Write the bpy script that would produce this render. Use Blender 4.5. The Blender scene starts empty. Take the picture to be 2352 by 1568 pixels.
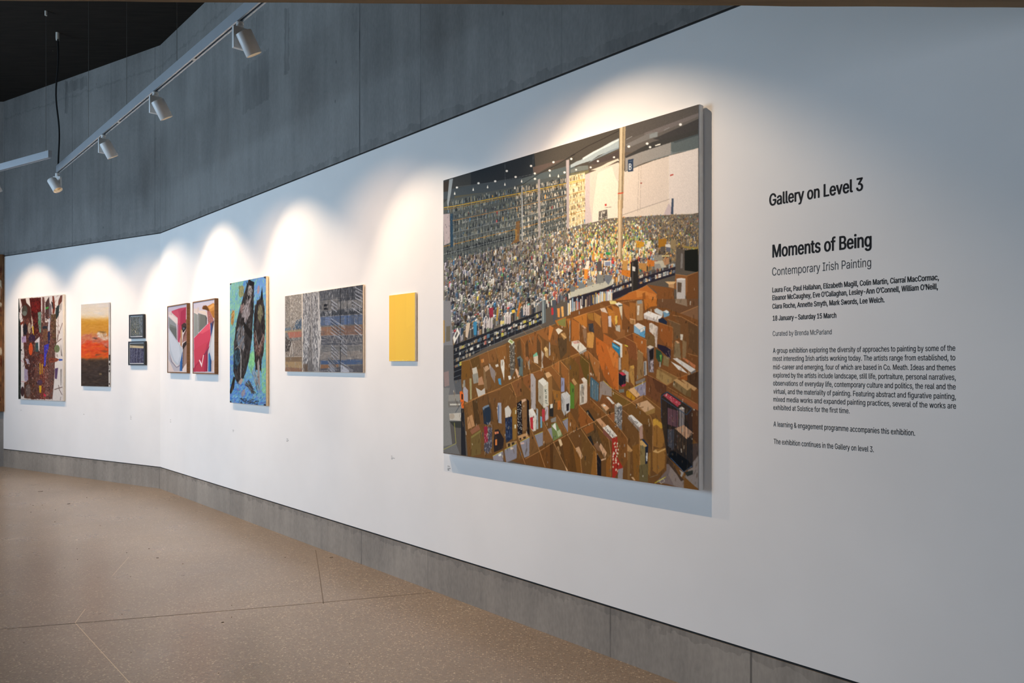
import bpy, bmesh, math, random
import numpy as np
from mathutils import Vector, Matrix
from mathutils.geometry import delaunay_2d_cdt

SC = bpy.context.scene
COL = SC.collection
W, H, F = 2352.0, 1568.0, 1742.0          # frame size and focal length, in pixels
CX, HY, EYE = 1176.0, 836.0, 1.5          # principal column, horizon row, eye height

# ------------------------------------------------------------------ camera, world, daylight, exposure
cam_d = bpy.data.cameras.new('camera')
cam_d.sensor_width = 36.0
cam_d.lens = 36.0 * F / W
cam_d.shift_y = (HY - H / 2) / W
cam_d.clip_start = 0.05
cam = bpy.data.objects.new('camera', cam_d)
COL.objects.link(cam)
cam.location = (0, 0, EYE)
cam.rotation_euler = (math.pi / 2, 0, 0)
SC.camera = cam

SC.view_settings.view_transform = 'Standard'
SC.view_settings.look = 'None'
SC.view_settings.gamma = 1.0
SC.view_settings.exposure = 0.0
SC.view_settings.use_curve_mapping = False

world = bpy.data.worlds.new('sky')
SC.world = world
world.use_nodes = True
bg = world.node_tree.nodes['Background']
bg.inputs[0].default_value = (0.50, 0.68, 1.0, 1)
bg.inputs[1].default_value = 0.6

def area_light(name, loc, rot, sx, sy, watts, col):
    d = bpy.data.lights.new(name, 'AREA')
    d.shape = 'RECTANGLE'
    d.size, d.size_y = sx, sy
    d.energy = watts
    d.color = col
    o = bpy.data.objects.new(name, d)
    COL.objects.link(o)
    o.location = loc
    o.rotation_euler = rot
    return o

# daylight coming in through the side windows; an unseen fill light is added behind the camera
DAY = (0.55, 0.77, 1.0)
for wy, ww in ((4.0, 400), (6.6, 48), (9.2, 18)):
    area_light('window_daylight', (-9.75, wy, 2.55), (0, math.radians(-90), 0), 4.1, 2.2, ww, DAY)
area_light('entrance_daylight', (-2.6, -3.3, 1.3), (math.radians(90), 0, 0), 6.6, 2.2, 34, (1.0, 0.98, 0.96))
SPOT_W = 80.0                             # beam power of every track lamp
WARM = (1.0, 0.76, 0.53)

SPILL = (1.0, 0.64, 0.38)

# ------------------------------------------------------------------ wall frames
def ray(px, py):
    return Vector(((px - CX) / F, 1.0, -(py - HY) / F))

class Frame:
    """local x runs along the wall (rightwards in view), local y into the wall, z up; origin at the bend on the floor"""
    def __init__(self, vp, origin):
        d = Vector(((vp - CX) / F, 1.0, 0)).normalized()
        self.x = -d
        self.y = Vector((-self.x.y, self.x.x, 0))
        self.o = origin
        self.rz = math.atan2(self.x.y, self.x.x)
        self.m = Matrix.Translation(origin) @ Matrix.Rotation(self.rz, 4, 'Z')
    def pick(self, px, py, off=0.0):
        """where the view ray through a pixel meets the plane `off` metres in front of the wall"""
        r = ray(px, py)
        n = self.y
        t = (n.dot(self.o) - off - 0.0) / n.dot(r)
        p = Vector((0, 0, EYE)) + r * t
        q = p - self.o
        return q.dot(self.x), p.z
    def at(self, u, y, z):
        return self.m @ Vector((u, y, z))

BEND_Y = F * EYE / (1122.0 - HY)
BEND = Vector(((368 - CX) / F * BEND_Y, BEND_Y, 0))
R = Frame(-396.0, BEND)                    # long wall on the right
L = Frame(-1664.0, BEND)                   # wall beyond the bend (local x negative)

def proj(p):
    return (CX + F * p.x / p.y, HY - F * (p.z - EYE) / p.y)

def floor_at(px, py):
    y = F * EYE / (py - HY)
    return Vector(((px - CX) / F * y, y, 0))

# ------------------------------------------------------------------ object helpers
def setp(o, label=None, cat=None, group=None, kind=None):
    for k, v in (('label', label), ('category', cat), ('group', group), ('kind', kind)):
        if v:
            o[k] = v
    return o

def empty(name, frame_m, label, cat, group=None):
    o = bpy.data.objects.new(name, None)
    o.empty_display_size = 0.05
    COL.objects.link(o)
    o.matrix_world = frame_m
    return setp(o, label, cat, group)

def link(name, me, mat, parent=None):
    o = bpy.data.objects.new(name, me)
    COL.objects.link(o)
    if mat is not None:
        for m in (mat if isinstance(mat, (list, tuple)) else [mat]):
            me.materials.append(m)
    if parent is not None:
        o.parent = parent
    return o

def obj(name, bm, mat, parent=None, smooth=False, bevel=0.0, seg=2):
    if bevel:
        bmesh.ops.bevel(bm, geom=bm.edges[:], offset=bevel, segments=seg, affect='EDGES', profile=0.5)
    bmesh.ops.recalc_face_normals(bm, faces=bm.faces[:])
    me = bpy.data.meshes.new(name)
    bm.to_mesh(me)
    bm.free()
    if smooth:
        me.polygons.foreach_set('use_smooth', [True] * len(me.polygons))
        try:
            me.set_sharp_from_angle(angle=math.radians(35))
        except Exception:
            pass
    return link(name, me, mat, parent)

def box(bm, x0, x1, y0, y1, z0, z1, mi=0):
    v = [bm.verts.new(p) for p in ((x0, y0, z0), (x1, y0, z0), (x1, y1, z0), (x0, y1, z0),
                                   (x0, y0, z1), (x1, y0, z1), (x1, y1, z1), (x0, y1, z1))]
    for f in ((0, 3, 2, 1), (4, 5, 6, 7), (0, 1, 5, 4), (1, 2, 6, 5), (2, 3, 7, 6), (3, 0, 4, 7)):
        bm.faces.new([v[i] for i in f]).material_index = mi
    return v

def prism(bm, pts, z0, z1):
    a = [bm.verts.new((p[0], p[1], z0)) for p in pts]
    b = [bm.verts.new((p[0], p[1], z1)) for p in pts]
    n = len(pts)
    bm.faces.new(a[::-1])
    bm.faces.new(b)
    for i in range(n):
        bm.faces.new((a[i], a[(i + 1) % n], b[(i + 1) % n], b[i]))

def lathe(bm, prof, n=32, m=Matrix.Identity(4), cap0=True, cap1=True):
    """revolve (radius, z) pairs about z"""
    rings = []
    for r, z in prof:
        rings.append([bm.verts.new(m @ Vector((r * math.cos(2 * math.pi * k / n), r * math.sin(2 * math.pi * k / n), z))) for k in range(n)])
    for a, b in zip(rings, rings[1:]):
        for k in range(n):
            bm.faces.new((a[k], a[(k + 1) % n], b[(k + 1) % n], b[k]))
    if cap0:
        bm.faces.new(rings[0][::-1])
    if cap1:
        bm.faces.new(rings[-1])

def tube(bm, pts, r, n=8):
    pts = [Vector(p) for p in pts]
    rings = []
    for i, p in enumerate(pts):
        t = (pts[min(i + 1, len(pts) - 1)] - pts[max(i - 1, 0)]).normalized()
        a = t.cross(Vector((0.3, 1, 0.2))).normalized()
        b = t.cross(a)
        rings.append([bm.verts.new(p + (a * math.cos(2 * math.pi * k / n) + b * math.sin(2 * math.pi * k / n)) * r) for k in range(n)])
    for a, b in zip(rings, rings[1:]):
        for k in range(n):
            bm.faces.new((a[k], a[(k + 1) % n], b[(k + 1) % n], b[k]))
    bm.faces.new(rings[0][::-1])
    bm.faces.new(rings[-1])

# ------------------------------------------------------------------ materials
def lin(c):
    c = np.asarray(c, dtype=float)
    return np.where(c <= 0.04045, c / 12.92, ((c + 0.055) / 1.055) ** 2.4)

def rgb(*c):
    return tuple(float(v) for v in lin(np.array(c) / 255.0)) + (1.0,)

class N:
    """small node-building helper"""
    def __init__(self, name):
        self.mat = bpy.data.materials.new(name)
        self.mat.use_nodes = True
        self.t = self.mat.node_tree
        self.b = self.t.nodes['Principled BSDF']
    def new(self, kind, **kw):
        n = self.t.nodes.new(kind)
        for k, v in kw.items():
            setattr(n, k, v)
        return n
    def put(self, sock, v):
        if isinstance(v, bpy.types.NodeSocket):
            self.t.links.new(v, sock)
        else:
            sock.default_value = v
    def math(self, op, a, b=0.0, c=0.0, clamp=False):
        n = self.new('ShaderNodeMath', operation=op, use_clamp=clamp)
        for s, v in zip(n.inputs, (a, b, c)):
            self.put(s, v)
        return n.outputs[0]
    def coords(self, sx=1, sy=1, sz=1):
        tc = self.new('ShaderNodeTexCoord')
        mp = self.new('ShaderNodeMapping')
        self.t.links.new(tc.outputs['Object'], mp.inputs[0])
        mp.inputs['Scale'].default_value = (sx, sy, sz)
        return mp.outputs[0]
    def noise(self, vec, scale, detail=4, rough=0.55):
        n = self.new('ShaderNodeTexNoise')
        self.t.links.new(vec, n.inputs['Vector'])
        n.inputs['Scale'].default_value = scale
        n.inputs['Detail'].default_value = detail
        n.inputs['Roughness'].default_value = rough
        return n.outputs[0]
    def vor(self, vec, scale, out='Distance'):
        n = self.new('ShaderNodeTexVoronoi')
        self.t.links.new(vec, n.inputs['Vector'])
        n.inputs['Scale'].default_value = scale
        return n.outputs[out]
    def ramp(self, fac, stops):
        n = self.new('ShaderNodeValToRGB')
        self.put(n.inputs[0], fac)
        cr = n.color_ramp
        while len(cr.elements) < len(stops):
            cr.elements.new(0.5)
        for e, (p, c) in zip(cr.elements, stops):
            e.position = p
            e.color = c if isinstance(c, tuple) else (c, c, c, 1)
        return n.outputs[0]
    def mix(self, fac, a, b, mode='MIX'):
        n = self.new('ShaderNodeMix', data_type='RGBA', blend_type=mode)
        self.put(n.inputs[0], fac)
        self.put(n.inputs[6], a)
        self.put(n.inputs[7], b)
        return n.outputs[2]
    def bump(self, h, strength=0.2, dist=0.01):
        n = self.new('ShaderNodeBump')
        n.inputs['Strength'].default_value = strength
        n.inputs['Distance'].default_value = dist
        self.put(n.inputs['Height'], h)
        self.t.links.new(n.outputs[0], self.b.inputs['Normal'])
    def set(self, base=None, rough=None, metal=None, spec=None):
        for k, v in (('Base Color', base), ('Roughness', rough), ('Metallic', metal), ('Specular IOR Level', spec)):
            if v is not None:
                self.put(self.b.inputs[k], v)
        return self.mat

def plain(name, c, rough=0.5, metal=0.0, var=0.06, scale=30, spec=None):
    """one colour with a faint mottle"""
    n = N(name)
    f = n.noise(n.coords(), scale)
    lo = tuple(v * (1 - var) for v in c[:3]) + (1,)
    hi = tuple(min(1, v * (1 + var)) for v in c[:3]) + (1,)
    return n.set(n.ramp(f, [(0.3, lo), (0.7, hi)]), rough, metal, spec)

def concrete(name, lo, hi, joints=(), stains=(), zband=None, warm=None):
    n = N(name)
    v = n.coords()
    sep = n.new('ShaderNodeSeparateXYZ')
    n.t.links.new(v, sep.inputs[0])
    X, Z = sep.outputs[0], sep.outputs[2]
    big = n.noise(n.coords(1, 1, 0.7), 1.1, 6, 0.6)
    streak = n.noise(n.coords(1, 1, 0.10), 9, 5, 0.6)
    fine = n.noise(n.coords(1, 1, 0.4), 60, 3)
    f = n.math('ADD', n.math('MULTIPLY', big, 0.56), n.math('ADD', n.math('MULTIPLY', streak, 0.24), n.math('MULTIPLY', fine, 0.20)))
    col = n.ramp(f, [(0.34, lo), (0.50, tuple((a + b) / 2 for a, b in zip(lo, hi))), (0.66, hi)])
    if warm is not None:
        w = n.math('MULTIPLY', n.ramp(n.noise(n.coords(1, 1, 0.5), 2.2, 4), [(0.5, 0.0), (0.72, 1.0)]), 0.6)
        col = n.mix(w, col, warm)
    pits = n.ramp(n.vor(n.coords(1, 1, 0.55), 7.0), [(0.03, 1.0), (0.075, 0.0)])
    pm = n.math('MULTIPLY', pits, n.ramp(n.noise(n.coords(), 1.3, 2), [(0.52, 0.0), (0.6, 0.8)]))
    col = n.mix(pm, col, tuple(c * 0.45 for c in lo[:3]) + (1,))
    brk = n.ramp(n.noise(n.coords(1, 1, 1), 1.7, 3), [(0.36, 0.15), (0.58, 1.0)])
    for u0, w, s in joints:
        m = n.math('LESS_THAN', n.math('ABSOLUTE', n.math('SUBTRACT', X, u0)), w)
        col = n.mix(n.math('MULTIPLY', n.math('MULTIPLY', m, brk), s), col, tuple(c * 0.35 for c in lo[:3]) + (1,))
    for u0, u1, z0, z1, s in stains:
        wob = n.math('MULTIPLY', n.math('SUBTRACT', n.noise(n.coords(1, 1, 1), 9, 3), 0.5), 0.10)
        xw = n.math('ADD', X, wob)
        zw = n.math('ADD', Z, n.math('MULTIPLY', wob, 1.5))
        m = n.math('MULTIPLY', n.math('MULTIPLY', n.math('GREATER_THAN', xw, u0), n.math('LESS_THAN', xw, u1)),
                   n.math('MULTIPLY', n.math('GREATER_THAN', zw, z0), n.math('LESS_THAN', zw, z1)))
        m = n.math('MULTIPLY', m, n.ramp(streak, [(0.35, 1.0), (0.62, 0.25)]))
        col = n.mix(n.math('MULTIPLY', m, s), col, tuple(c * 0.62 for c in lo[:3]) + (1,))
    n.bump(f, 0.12, 0.01)
    return n.set(col, 0.62, 0.0, 0.35)
# ------------------------------------------------------------------ the setting
CEIL = 5.34
Z_BASE, Z_PAN0, Z_PAN1, Z_CON = 0.252, 0.263, 3.072, 3.084
uR0, uR1 = 0.0, (BEND.y + 3.2) / -R.x.y
uL0 = L.pick(8, 700)[0]
END = L.at(uL0, 0, 0)

def uj(fr, px):
    return fr.pick(px, 700)[0]

white = N('white_wall_paint')
wf = white.noise(white.coords(), 1.6, 3)
white.bump(white.noise(white.coords(), 220, 2), 0.03, 0.002)
M_white = white.set(white.ramp(wf, [(0.3, rgb(232, 231, 228)), (0.7, rgb(238, 237, 234))]), 0.8, 0, 0.12)

C_LO, C_HI = rgb(103, 102, 99), rgb(144, 142, 138)
stR = []  # rectangles of darker tone at set spots, uneven with the streak noise
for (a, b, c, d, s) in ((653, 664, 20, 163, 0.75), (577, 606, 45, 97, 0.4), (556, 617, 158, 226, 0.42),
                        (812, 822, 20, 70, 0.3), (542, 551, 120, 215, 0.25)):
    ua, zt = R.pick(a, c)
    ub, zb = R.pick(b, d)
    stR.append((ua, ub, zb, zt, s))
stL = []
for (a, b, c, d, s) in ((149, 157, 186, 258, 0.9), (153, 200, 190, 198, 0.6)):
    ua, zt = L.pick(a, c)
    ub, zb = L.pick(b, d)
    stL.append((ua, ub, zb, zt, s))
# a horizontal pour line near the top of both walls
stL.append((-9, 20, Z_CON, Z_CON + 0.055, 0.45))
stR.append((-9, 20, Z_CON, Z_CON + 0.055, 0.45))
stL.append((-9, 9, CEIL - 0.27, CEIL - 0.245, 0.35))
stR.append((-9, 9, CEIL - 0.27, CEIL - 0.245, 0.35))
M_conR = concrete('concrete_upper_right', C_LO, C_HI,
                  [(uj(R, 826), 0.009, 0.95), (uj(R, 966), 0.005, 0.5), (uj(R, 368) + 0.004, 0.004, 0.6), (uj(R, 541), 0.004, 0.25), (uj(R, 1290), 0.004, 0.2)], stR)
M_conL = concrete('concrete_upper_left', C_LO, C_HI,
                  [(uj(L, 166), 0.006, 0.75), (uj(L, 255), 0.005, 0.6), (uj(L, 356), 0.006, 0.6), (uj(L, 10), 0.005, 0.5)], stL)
K_LO, K_HI = rgb(114, 109, 102), rgb(170, 161, 149)
M_basR = concrete('concrete_base_right', K_LO, K_HI,
                  [(uj(R, x), w, s) for x, w, s in ((830, 0.006, 0.9), (983, 0.004, 0.35), (1165, 0.005, 0.6), (1402, 0.005, 0.55), (1725, 0.005, 0.7))],
                  [(-9, 20, 0.222, 0.30, 0.5)])
M_basL = concrete('concrete_base_left', K_LO, K_HI, [(uj(L, 366), 0.006, 0.8), (uj(L, 75), 0.004, 0.3)], [(-9, 20, 0.225, 0.30, 0.4)])
M_gap = plain('shadow_gap', rgb(30, 29, 28), 0.8)
M_gapr = plain('shadow_gap_light', rgb(46, 46, 46), 0.8)

def wall_piece(name, fr, u0, u1, y0, y1, z0, z1, mat, label):
    bm = bmesh.new()
    box(bm, u0, u1, y0, y1, z0, z1)
    o = obj(name, bm, mat)
    o.matrix_world = fr.m
    return setp(o, label, None, None, 'structure')

for fr, side, u0, u1, mc, mb in ((R, 'right', -0.0, uR1, M_conR, M_basR), (L, 'left', uL0, 0.0, M_conL, M_basL)):
    far = 'long wall on the right' if side == 'right' else 'short wall beyond the bend'
    wall_piece('wall_' + side, fr, u0, u1, 0.0, 0.3, Z_PAN0, Z_PAN1, M_white, 'white painted hanging surface of the ' + far)
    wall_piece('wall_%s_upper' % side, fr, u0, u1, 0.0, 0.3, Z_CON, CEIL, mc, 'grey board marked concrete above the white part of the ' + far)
    wall_piece('baseboard_' + side, fr, u0, u1, 0.0, 0.3, 0.0, Z_BASE, mb, 'grey concrete plinth at the foot of the ' + far)
    wall_piece('trim_1' if side == 'right' else 'trim_3', fr, u0, u1, 0.012, 0.3, Z_BASE, Z_PAN0, M_gap, 'dark shadow gap under the white part of the ' + far)
    wall_piece('trim_2' if side == 'right' else 'trim_4', fr, u0, u1, 0.012, 0.3, Z_PAN1, Z_CON, M_gapr, 'dark shadow gap over the white part of the ' + far)

# end wall turning away at the far left
XW = -9.6
bm = bmesh.new()
box(bm, XW, END.x, END.y, END.y + 0.3, 0, CEIL)
M_end = concrete('concrete_end', C_LO, C_HI)
setp(obj('wall_end', bm, M_end), 'grey concrete wall at the far left edge', None, None, 'structure')

# side wall with tall windows (outside the view, lets the daylight in)
bm = bmesh.new()
ys = [-3.2, 2.9, 5.1, 5.5, 7.7, 8.1, 10.3, END.y + 0.3]
for a, b in ((0, 1), (2, 3), (4, 5), (6, 7)):
    box(bm, XW - 0.25, XW, ys[a], ys[b], 0, CEIL)
for a, b in ((1, 2), (3, 4), (5, 6)):
    box(bm, XW - 0.25, XW, ys[a], ys[b], 0, 0.45)
    box(bm, XW - 0.25, XW, ys[a], ys[b], 4.65, CEIL)
setp(obj('wall_side', bm, M_end), 'concrete side wall with tall window openings', None, None, 'structure')
M_frame = plain('window_frame_grey', rgb(70, 72, 74), 0.4, 0.3)
for k, (a, b) in enumerate(((1, 2), (3, 4), (5, 6))):
    bm = bmesh.new()
    y0, y1 = ys[a], ys[b]
    box(bm, XW - 0.14, XW - 0.08, y0, y0 + 0.06, 0.45, 4.65)
    box(bm, XW - 0.14, XW - 0.08, y1 - 0.06, y1, 0.45, 4.65)
    box(bm, XW - 0.14, XW - 0.08, y0 + 0.06, y1 - 0.06, 0.45, 0.51)
    box(bm, XW - 0.14, XW - 0.08, y0 + 0.06, y1 - 0.06, 4.59, 4.65)
    setp(obj('window_%d' % (k + 1), bm, M_frame), 'grey metal window frame in the side wall', None, None, 'structure')

# wall behind the camera with a broad opening widened for the added fill light
bm = bmesh.new()
xr = R.at(uR1, 0, 0).x + 0.6
box(bm, XW - 0.25, -6.0, -3.5, -3.2, 0, CEIL)
box(bm, 0.9, xr, -3.5, -3.2, 0, CEIL)
box(bm, -6.0, 0.9, -3.5, -3.2, 2.5, CEIL)
setp(obj('wall_back', bm, M_end), 'concrete wall behind the viewpoint', None, None, 'structure')

# ceiling and the low soffit overhead
bm = bmesh.new()
foot = [(XW - 0.3, -3.5), (xr, -3.5), tuple(R.at(uR1, 0.3, 0))[:2], tuple(R.at(0, 0.3, 0))[:2], tuple(L.at(uL0, 0.3, 0))[:2], (XW - 0.3, END.y + 0.3)]
prism(bm, foot, CEIL, CEIL + 0.2)
n = N('black_ceiling')
v = n.coords(1, 1, 1)
sp = n.ramp(n.vor(v, 3.2), [(0.012, 1.0), (0.024, 0.0)])
sp = n.math('MULTIPLY', sp, n.ramp(n.noise(v, 1.1, 2), [(0.5, 0.0), (0.56, 0.7)]))
M_ceil = n.set(n.mix(sp, n.ramp(n.noise(n.coords(1, 8, 1), 3), [(0.3, rgb(34, 30, 26)), (0.7, rgb(42, 38, 33))]), rgb(150, 140, 120)), 0.85, 0, 0.1)
setp(obj('ceiling', bm, M_ceil), 'black painted ceiling with small pale specks', None, None, 'structure')

SOF = 2.6
def soffit_pt(px, py):
    y = F * (SOF - EYE) / (HY - py)
    return Vector(((px - CX) / F * y, y, 0))
s0, s1 = soffit_pt(0, 2.5), soffit_pt(2352, 18.5)
sd = (s1 - s0).normalized()
# extend the edge to the side wall and to the right wall
e0 = s0 + sd * ((XW - s0.x) / sd.x)
tR = R.y.dot(R.o - s0) / R.y.dot(sd)
e1 = s0 + sd * (tR - 0.001)
bR = R.at(uR1, 0, 0)
bm = bmesh.new()
# slightly ragged front edge
edge = []
rnd = random.Random(4)
for k in range(90):
    p = e0.lerp(e1, k / 89)
    edge.append((p.x, p.y - (rnd.random() * 0.004 if 0 < k < 89 else 0)))
prism(bm, [(XW, -3.2), (bR.x, -3.2)] + edge[::-1], SOF, CEIL)
n = N('brown_soffit')
f = n.noise(n.coords(1, 14, 1), 2.0, 5)
M_sof = n.set(n.ramp(f, [(0.3, rgb(128, 106, 80)), (0.7, rgb(160, 134, 102))]), 0.75, 0, 0.2)
setp(obj('ceiling_soffit', bm, M_sof), 'brown underside of the low soffit along the top of the picture', None, None, 'structure')

# floor: polished ground concrete with fine aggregate
n = N('polished_aggregate_floor')
v = n.coords()
cell = n.new('ShaderNodeTexVoronoi')
n.t.links.new(n.coords(1, 1, 1), cell.inputs['Vector'])
cell.inputs['Scale'].default_value = 100
sepc = n.new('ShaderNodeSeparateColor')
n.t.links.new(cell.outputs['Color'], sepc.inputs[0])
r1, r2 = sepc.outputs[0], sepc.outputs[1]
base = n.ramp(n.noise(v, 0.8, 5), [(0.3, rgb(119, 110, 98)), (0.7, rgb(135, 125, 112))])
stone = n.ramp(r1, [(0.0, rgb(100, 88, 76)), (0.35, rgb(124, 108, 91)), (0.72, rgb(147, 131, 112)), (0.86, rgb(160, 146, 128)), (0.96, rgb(198, 186, 164))])
fm = n.math('MULTIPLY', n.ramp(cell.outputs['Distance'], [(0.30, 1.0), (0.62, 0.0)]), 0.8)
col = n.mix(fm, base, stone)
big = n.noise(n.coords(1, 1, 1), 0.45, 4)
col = n.mix(n.math('MULTIPLY', n.ramp(big, [(0.42, 0.0), (0.7, 1.0)]), 0.35), col, rgb(118, 106, 94))
rough = n.math('ADD', n.math('MULTIPLY', n.noise(v, 2.5, 4), 0.12), 0.23)
M_floor = n.set(col, rough, 0, 0.7)
bm = bmesh.new()
prism(bm, foot, -0.2, 0.0)
floor = setp(obj('floor', bm, M_floor), 'polished taupe concrete floor with fine pale aggregate', None, None, 'structure')

def strip(name, pts, w, mat, z=0.0006):
    bm = bmesh.new()
    for a, b in zip(pts, pts[1:]):
        a, b = floor_at(*a), floor_at(*b)
        d = (b - a).normalized()
        s = Vector((-d.y, d.x, 0)) * w / 2
        q = [bm.verts.new(p + Vector((0, 0, z))) for p in (a - s, b - s, b + s, a + s)]
        bm.faces.new(q)
    return obj(name, bm, mat, floor)
M_joint = plain('floor_joint_dark', rgb(98, 89, 79), 0.6)
M_brass = plain('floor_line_pale', rgb(205, 192, 168), 0.35)
strip('saw_cut_joint', [(-40, 1448), (300, 1420.5), (640, 1392), (990, 1360.5)], 0.007, M_joint)
strip('saw_cut_joint', [(725, 1263), (734, 1320), (743, 1386)], 0.006, M_joint)
strip('pale_inlay_line', [(196, 1398), (172.5, 1430), (300, 1570)], 0.0035, M_brass)
strip('pale_inlay_line', [(296, 1279), (258, 1322)], 0.0025, M_brass)
# ------------------------------------------------------------------ painted surfaces
# every picture is a fine grid of paint on its canvas: strokes are laid one over another in the
# picture's own plane and the grid vertices take the pigment
TAG = {'A': (1010, 230, 6.271), 'B': (1310, 230, 6.271), 'C': (1010, 460, 6.271), 'D': (1310, 460, 6.271), 'E': (1010, 690, 6.271),
       'F': (1310, 690, 6.271), 'G': (1010, 890, 6.271), 'H': (1310, 900, 6.271), 'T': (30, 660, 5.407), 'S': (170, 680, 6.817),
       'K': (370, 670, 7.467), 'B2': (510, 620, 4.754), 'R': (640, 640, 6.533), 'Y': (870, 650, 7.836), 'P': (0, 0, 1.0)}

def hexc(s):
    s = s.lstrip('#')
    return np.array([int(s[i:i + 2], 16) for i in (0, 2, 4)]) / 255.0

def homography(src, dst):
    A, b = [], []
    for (x, y), (u, v) in zip(src, dst):
        A.append([x, y, 1, 0, 0, 0, -u * x, -u * y]); b.append(u)
        A.append([0, 0, 0, x, y, 1, -v * x, -v * y]); b.append(v)
    return np.append(np.linalg.solve(np.array(A, float), np.array(b, float)), 1).reshape(3, 3)

class Paint:
    def __init__(self, corners, nx, ny, ss=2, base='#808080', seed=1):
        self.nx, self.ny, self.ss = nx, ny, ss
        self.w, self.h = nx * ss, ny * ss
        self.buf = np.empty((self.h, self.w, 3), np.float32)
        self.buf[:] = hexc(base)
        self.H = homography(corners, [(0, 0), (self.w, 0), (self.w, self.h), (0, self.h)])
        self.rng = np.random.RandomState(seed)
        self.tag = 'P'
        tl, tr, br, bl = corners
        self.box = (min(tl[0], bl[0]), max(tr[0], br[0]), min(tl[1], tr[1]), max(bl[1], br[1]))
    def px(self, pts, tag=None):
        ox, oy, s = TAG[tag or self.tag]
        return np.asarray(pts, float).reshape(-1, 2) / s + (ox, oy)
    def to_grid(self, p):
        q = np.c_[p, np.ones(len(p))] @ self.H.T
        return q[:, :2] / q[:, 2:3]
    def mask(self, p):
        g = self.to_grid(p)
        x0, y0 = np.floor(g.min(0)).astype(int)
        x1, y1 = np.ceil(g.max(0)).astype(int) + 1
        x0, y0, x1, y1 = max(x0, 0), max(y0, 0), min(x1, self.w), min(y1, self.h)
        if x1 <= x0 or y1 <= y0:
            return None
        xs = np.arange(x0, x1) + 0.5
        ys = np.arange(y0, y1) + 0.5
        m = np.zeros((y1 - y0, x1 - x0), bool)
        n = len(g)
        for i in range(n):
            ax, ay = g[i]
            bx, by = g[(i + 1) % n]
            if ay == by:
                continue
            rows = (ys >= min(ay, by)) & (ys < max(ay, by))
            if not rows.any():
                continue
            xc = ax + (ys[rows] - ay) * (bx - ax) / (by - ay)
            m[rows] ^= xs[None, :] < xc[:, None]
        return m, (slice(y0, y1), slice(x0, x1))
    def fillp(self, p, col, a=1.0):
        r = self.mask(p)
        if r is None:
            return
        m, sl = r
        sub = self.buf[sl]
        c = hexc(col) if isinstance(col, str) else np.asarray(col, float)
        if a >= 1:
            sub[m] = c
        else:
            sub[m] = sub[m] * (1 - a) + c * a
    def poly(self, tag, col, pts, a=1.0):
        self.fillp(self.px(pts, tag), col, a)
    def linep(self, p, w, col, a=1.0):
        p = np.asarray(p, float)
        for q0, q1 in zip(p, p[1:]):
            d = q1 - q0
            l = math.hypot(*d) or 1e-6
            s = np.array([-d[1], d[0]]) / l * w / 2
            self.fillp(np.array([q0 - s, q1 - s, q1 + s, q0 + s]), col, a)
    def line(self, tag, col, pts, w=0.8, a=1.0):
        """w in photograph pixels"""
        self.linep(self.px(pts, tag), w, col, a)
    def ellipse(self, tag, col, cx, cy, rx, ry, ang=0, a=1.0, n=22):
        t = np.linspace(0, 2 * math.pi, n, endpoint=False)
        x, y = rx * np.cos(t), ry * np.sin(t)
        c, s = math.cos(ang), math.sin(ang)
        self.poly(tag, col, np.c_[cx + x * c - y * s, cy + x * s + y * c], a)
    def dabs(self, tag, pts, cols, n, l, w, ang, dang=0.3, a=0.6, taper=True):
        """n brush dabs inside an outline; l, w in photograph pixels, ang measured from the vertical"""
        p = self.px(pts, tag)
        lo, hi = p.min(0), p.max(0)
        rng = self.rng
        cols = [hexc(c) if isinstance(c, str) else np.asarray(c) for c in cols]
        k = 0
        for _ in range(n * 6):
            if k >= n:
                break
            c = lo + rng.rand(2) * (hi - lo)
            ins = False
            for i in range(len(p)):
                ax, ay = p[i]; bx, by = p[(i + 1) % len(p)]
                if (ay > c[1]) != (by > c[1]) and c[0] < ax + (c[1] - ay) * (bx - ax) / (by - ay):
                    ins = not ins
            if not ins:
                continue
            k += 1
            th = ang + dang * rng.randn()
            d = np.array([math.sin(th), -math.cos(th)]) * l * (0.5 + rng.rand()) / 2
            s = np.array([d[1], -d[0]])
            s = s / (np.hypot(*s) + 1e-9) * w * (0.5 + rng.rand()) / 2
            col = np.clip(cols[rng.randint(len(cols))] + rng.randn() * 0.03, 0, 1)
            if taper:
                q = np.array([c - d, c - d * 0.3 - s, c + d * 0.6 - s * 0.8, c + d, c + d * 0.6 + s * 0.8, c - d * 0.3 + s])
            else:
                q = np.array([c - d - s, c + d - s, c + d + s, c - d + s])
            self.fillp(q, col, a)
    def script(self, text):
        """lines of 'TAG colour x y x y ...' (polygon), 'TAG - colour width x y ...' (stroke)"""
        for ln in text.strip().splitlines():
            f = ln.split()
            if not f:
                continue
            if f[1] == '-':
                self.line(f[0], f[2], [float(v) for v in f[4:]], float(f[3]))
            else:
                a = 1.0
                c = f[1]
                if '@' in c:
                    c, a = c.split('@')
                self.poly(f[0], c, [float(v) for v in f[2:]], float(a))
    def soften(self, r=1, n=2):
        for _ in range(n):
            for ax in (0, 1):
                acc = self.buf.copy()
                for k in range(1, r + 1):
                    for sgn in (k, -k):
                        sh = np.roll(self.buf, sgn, ax)
                        if ax == 0:
                            sh[:k] = self.buf[:k]; sh[-k:] = self.buf[-k:]
                        else:
                            sh[:, :k] = self.buf[:, :k]; sh[:, -k:] = self.buf[:, -k:]
                        acc += sh
                self.buf = acc / (2 * r + 1)
    def grain(self, amp=0.03, sx=1, sy=1):
        n = self.rng.randn(self.h // sy + 1, self.w // sx + 1).astype(np.float32)
        n = np.repeat(np.repeat(n, sy, 0), sx, 1)[:self.h, :self.w]
        self.buf *= (1 + amp * n)[:, :, None]
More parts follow.
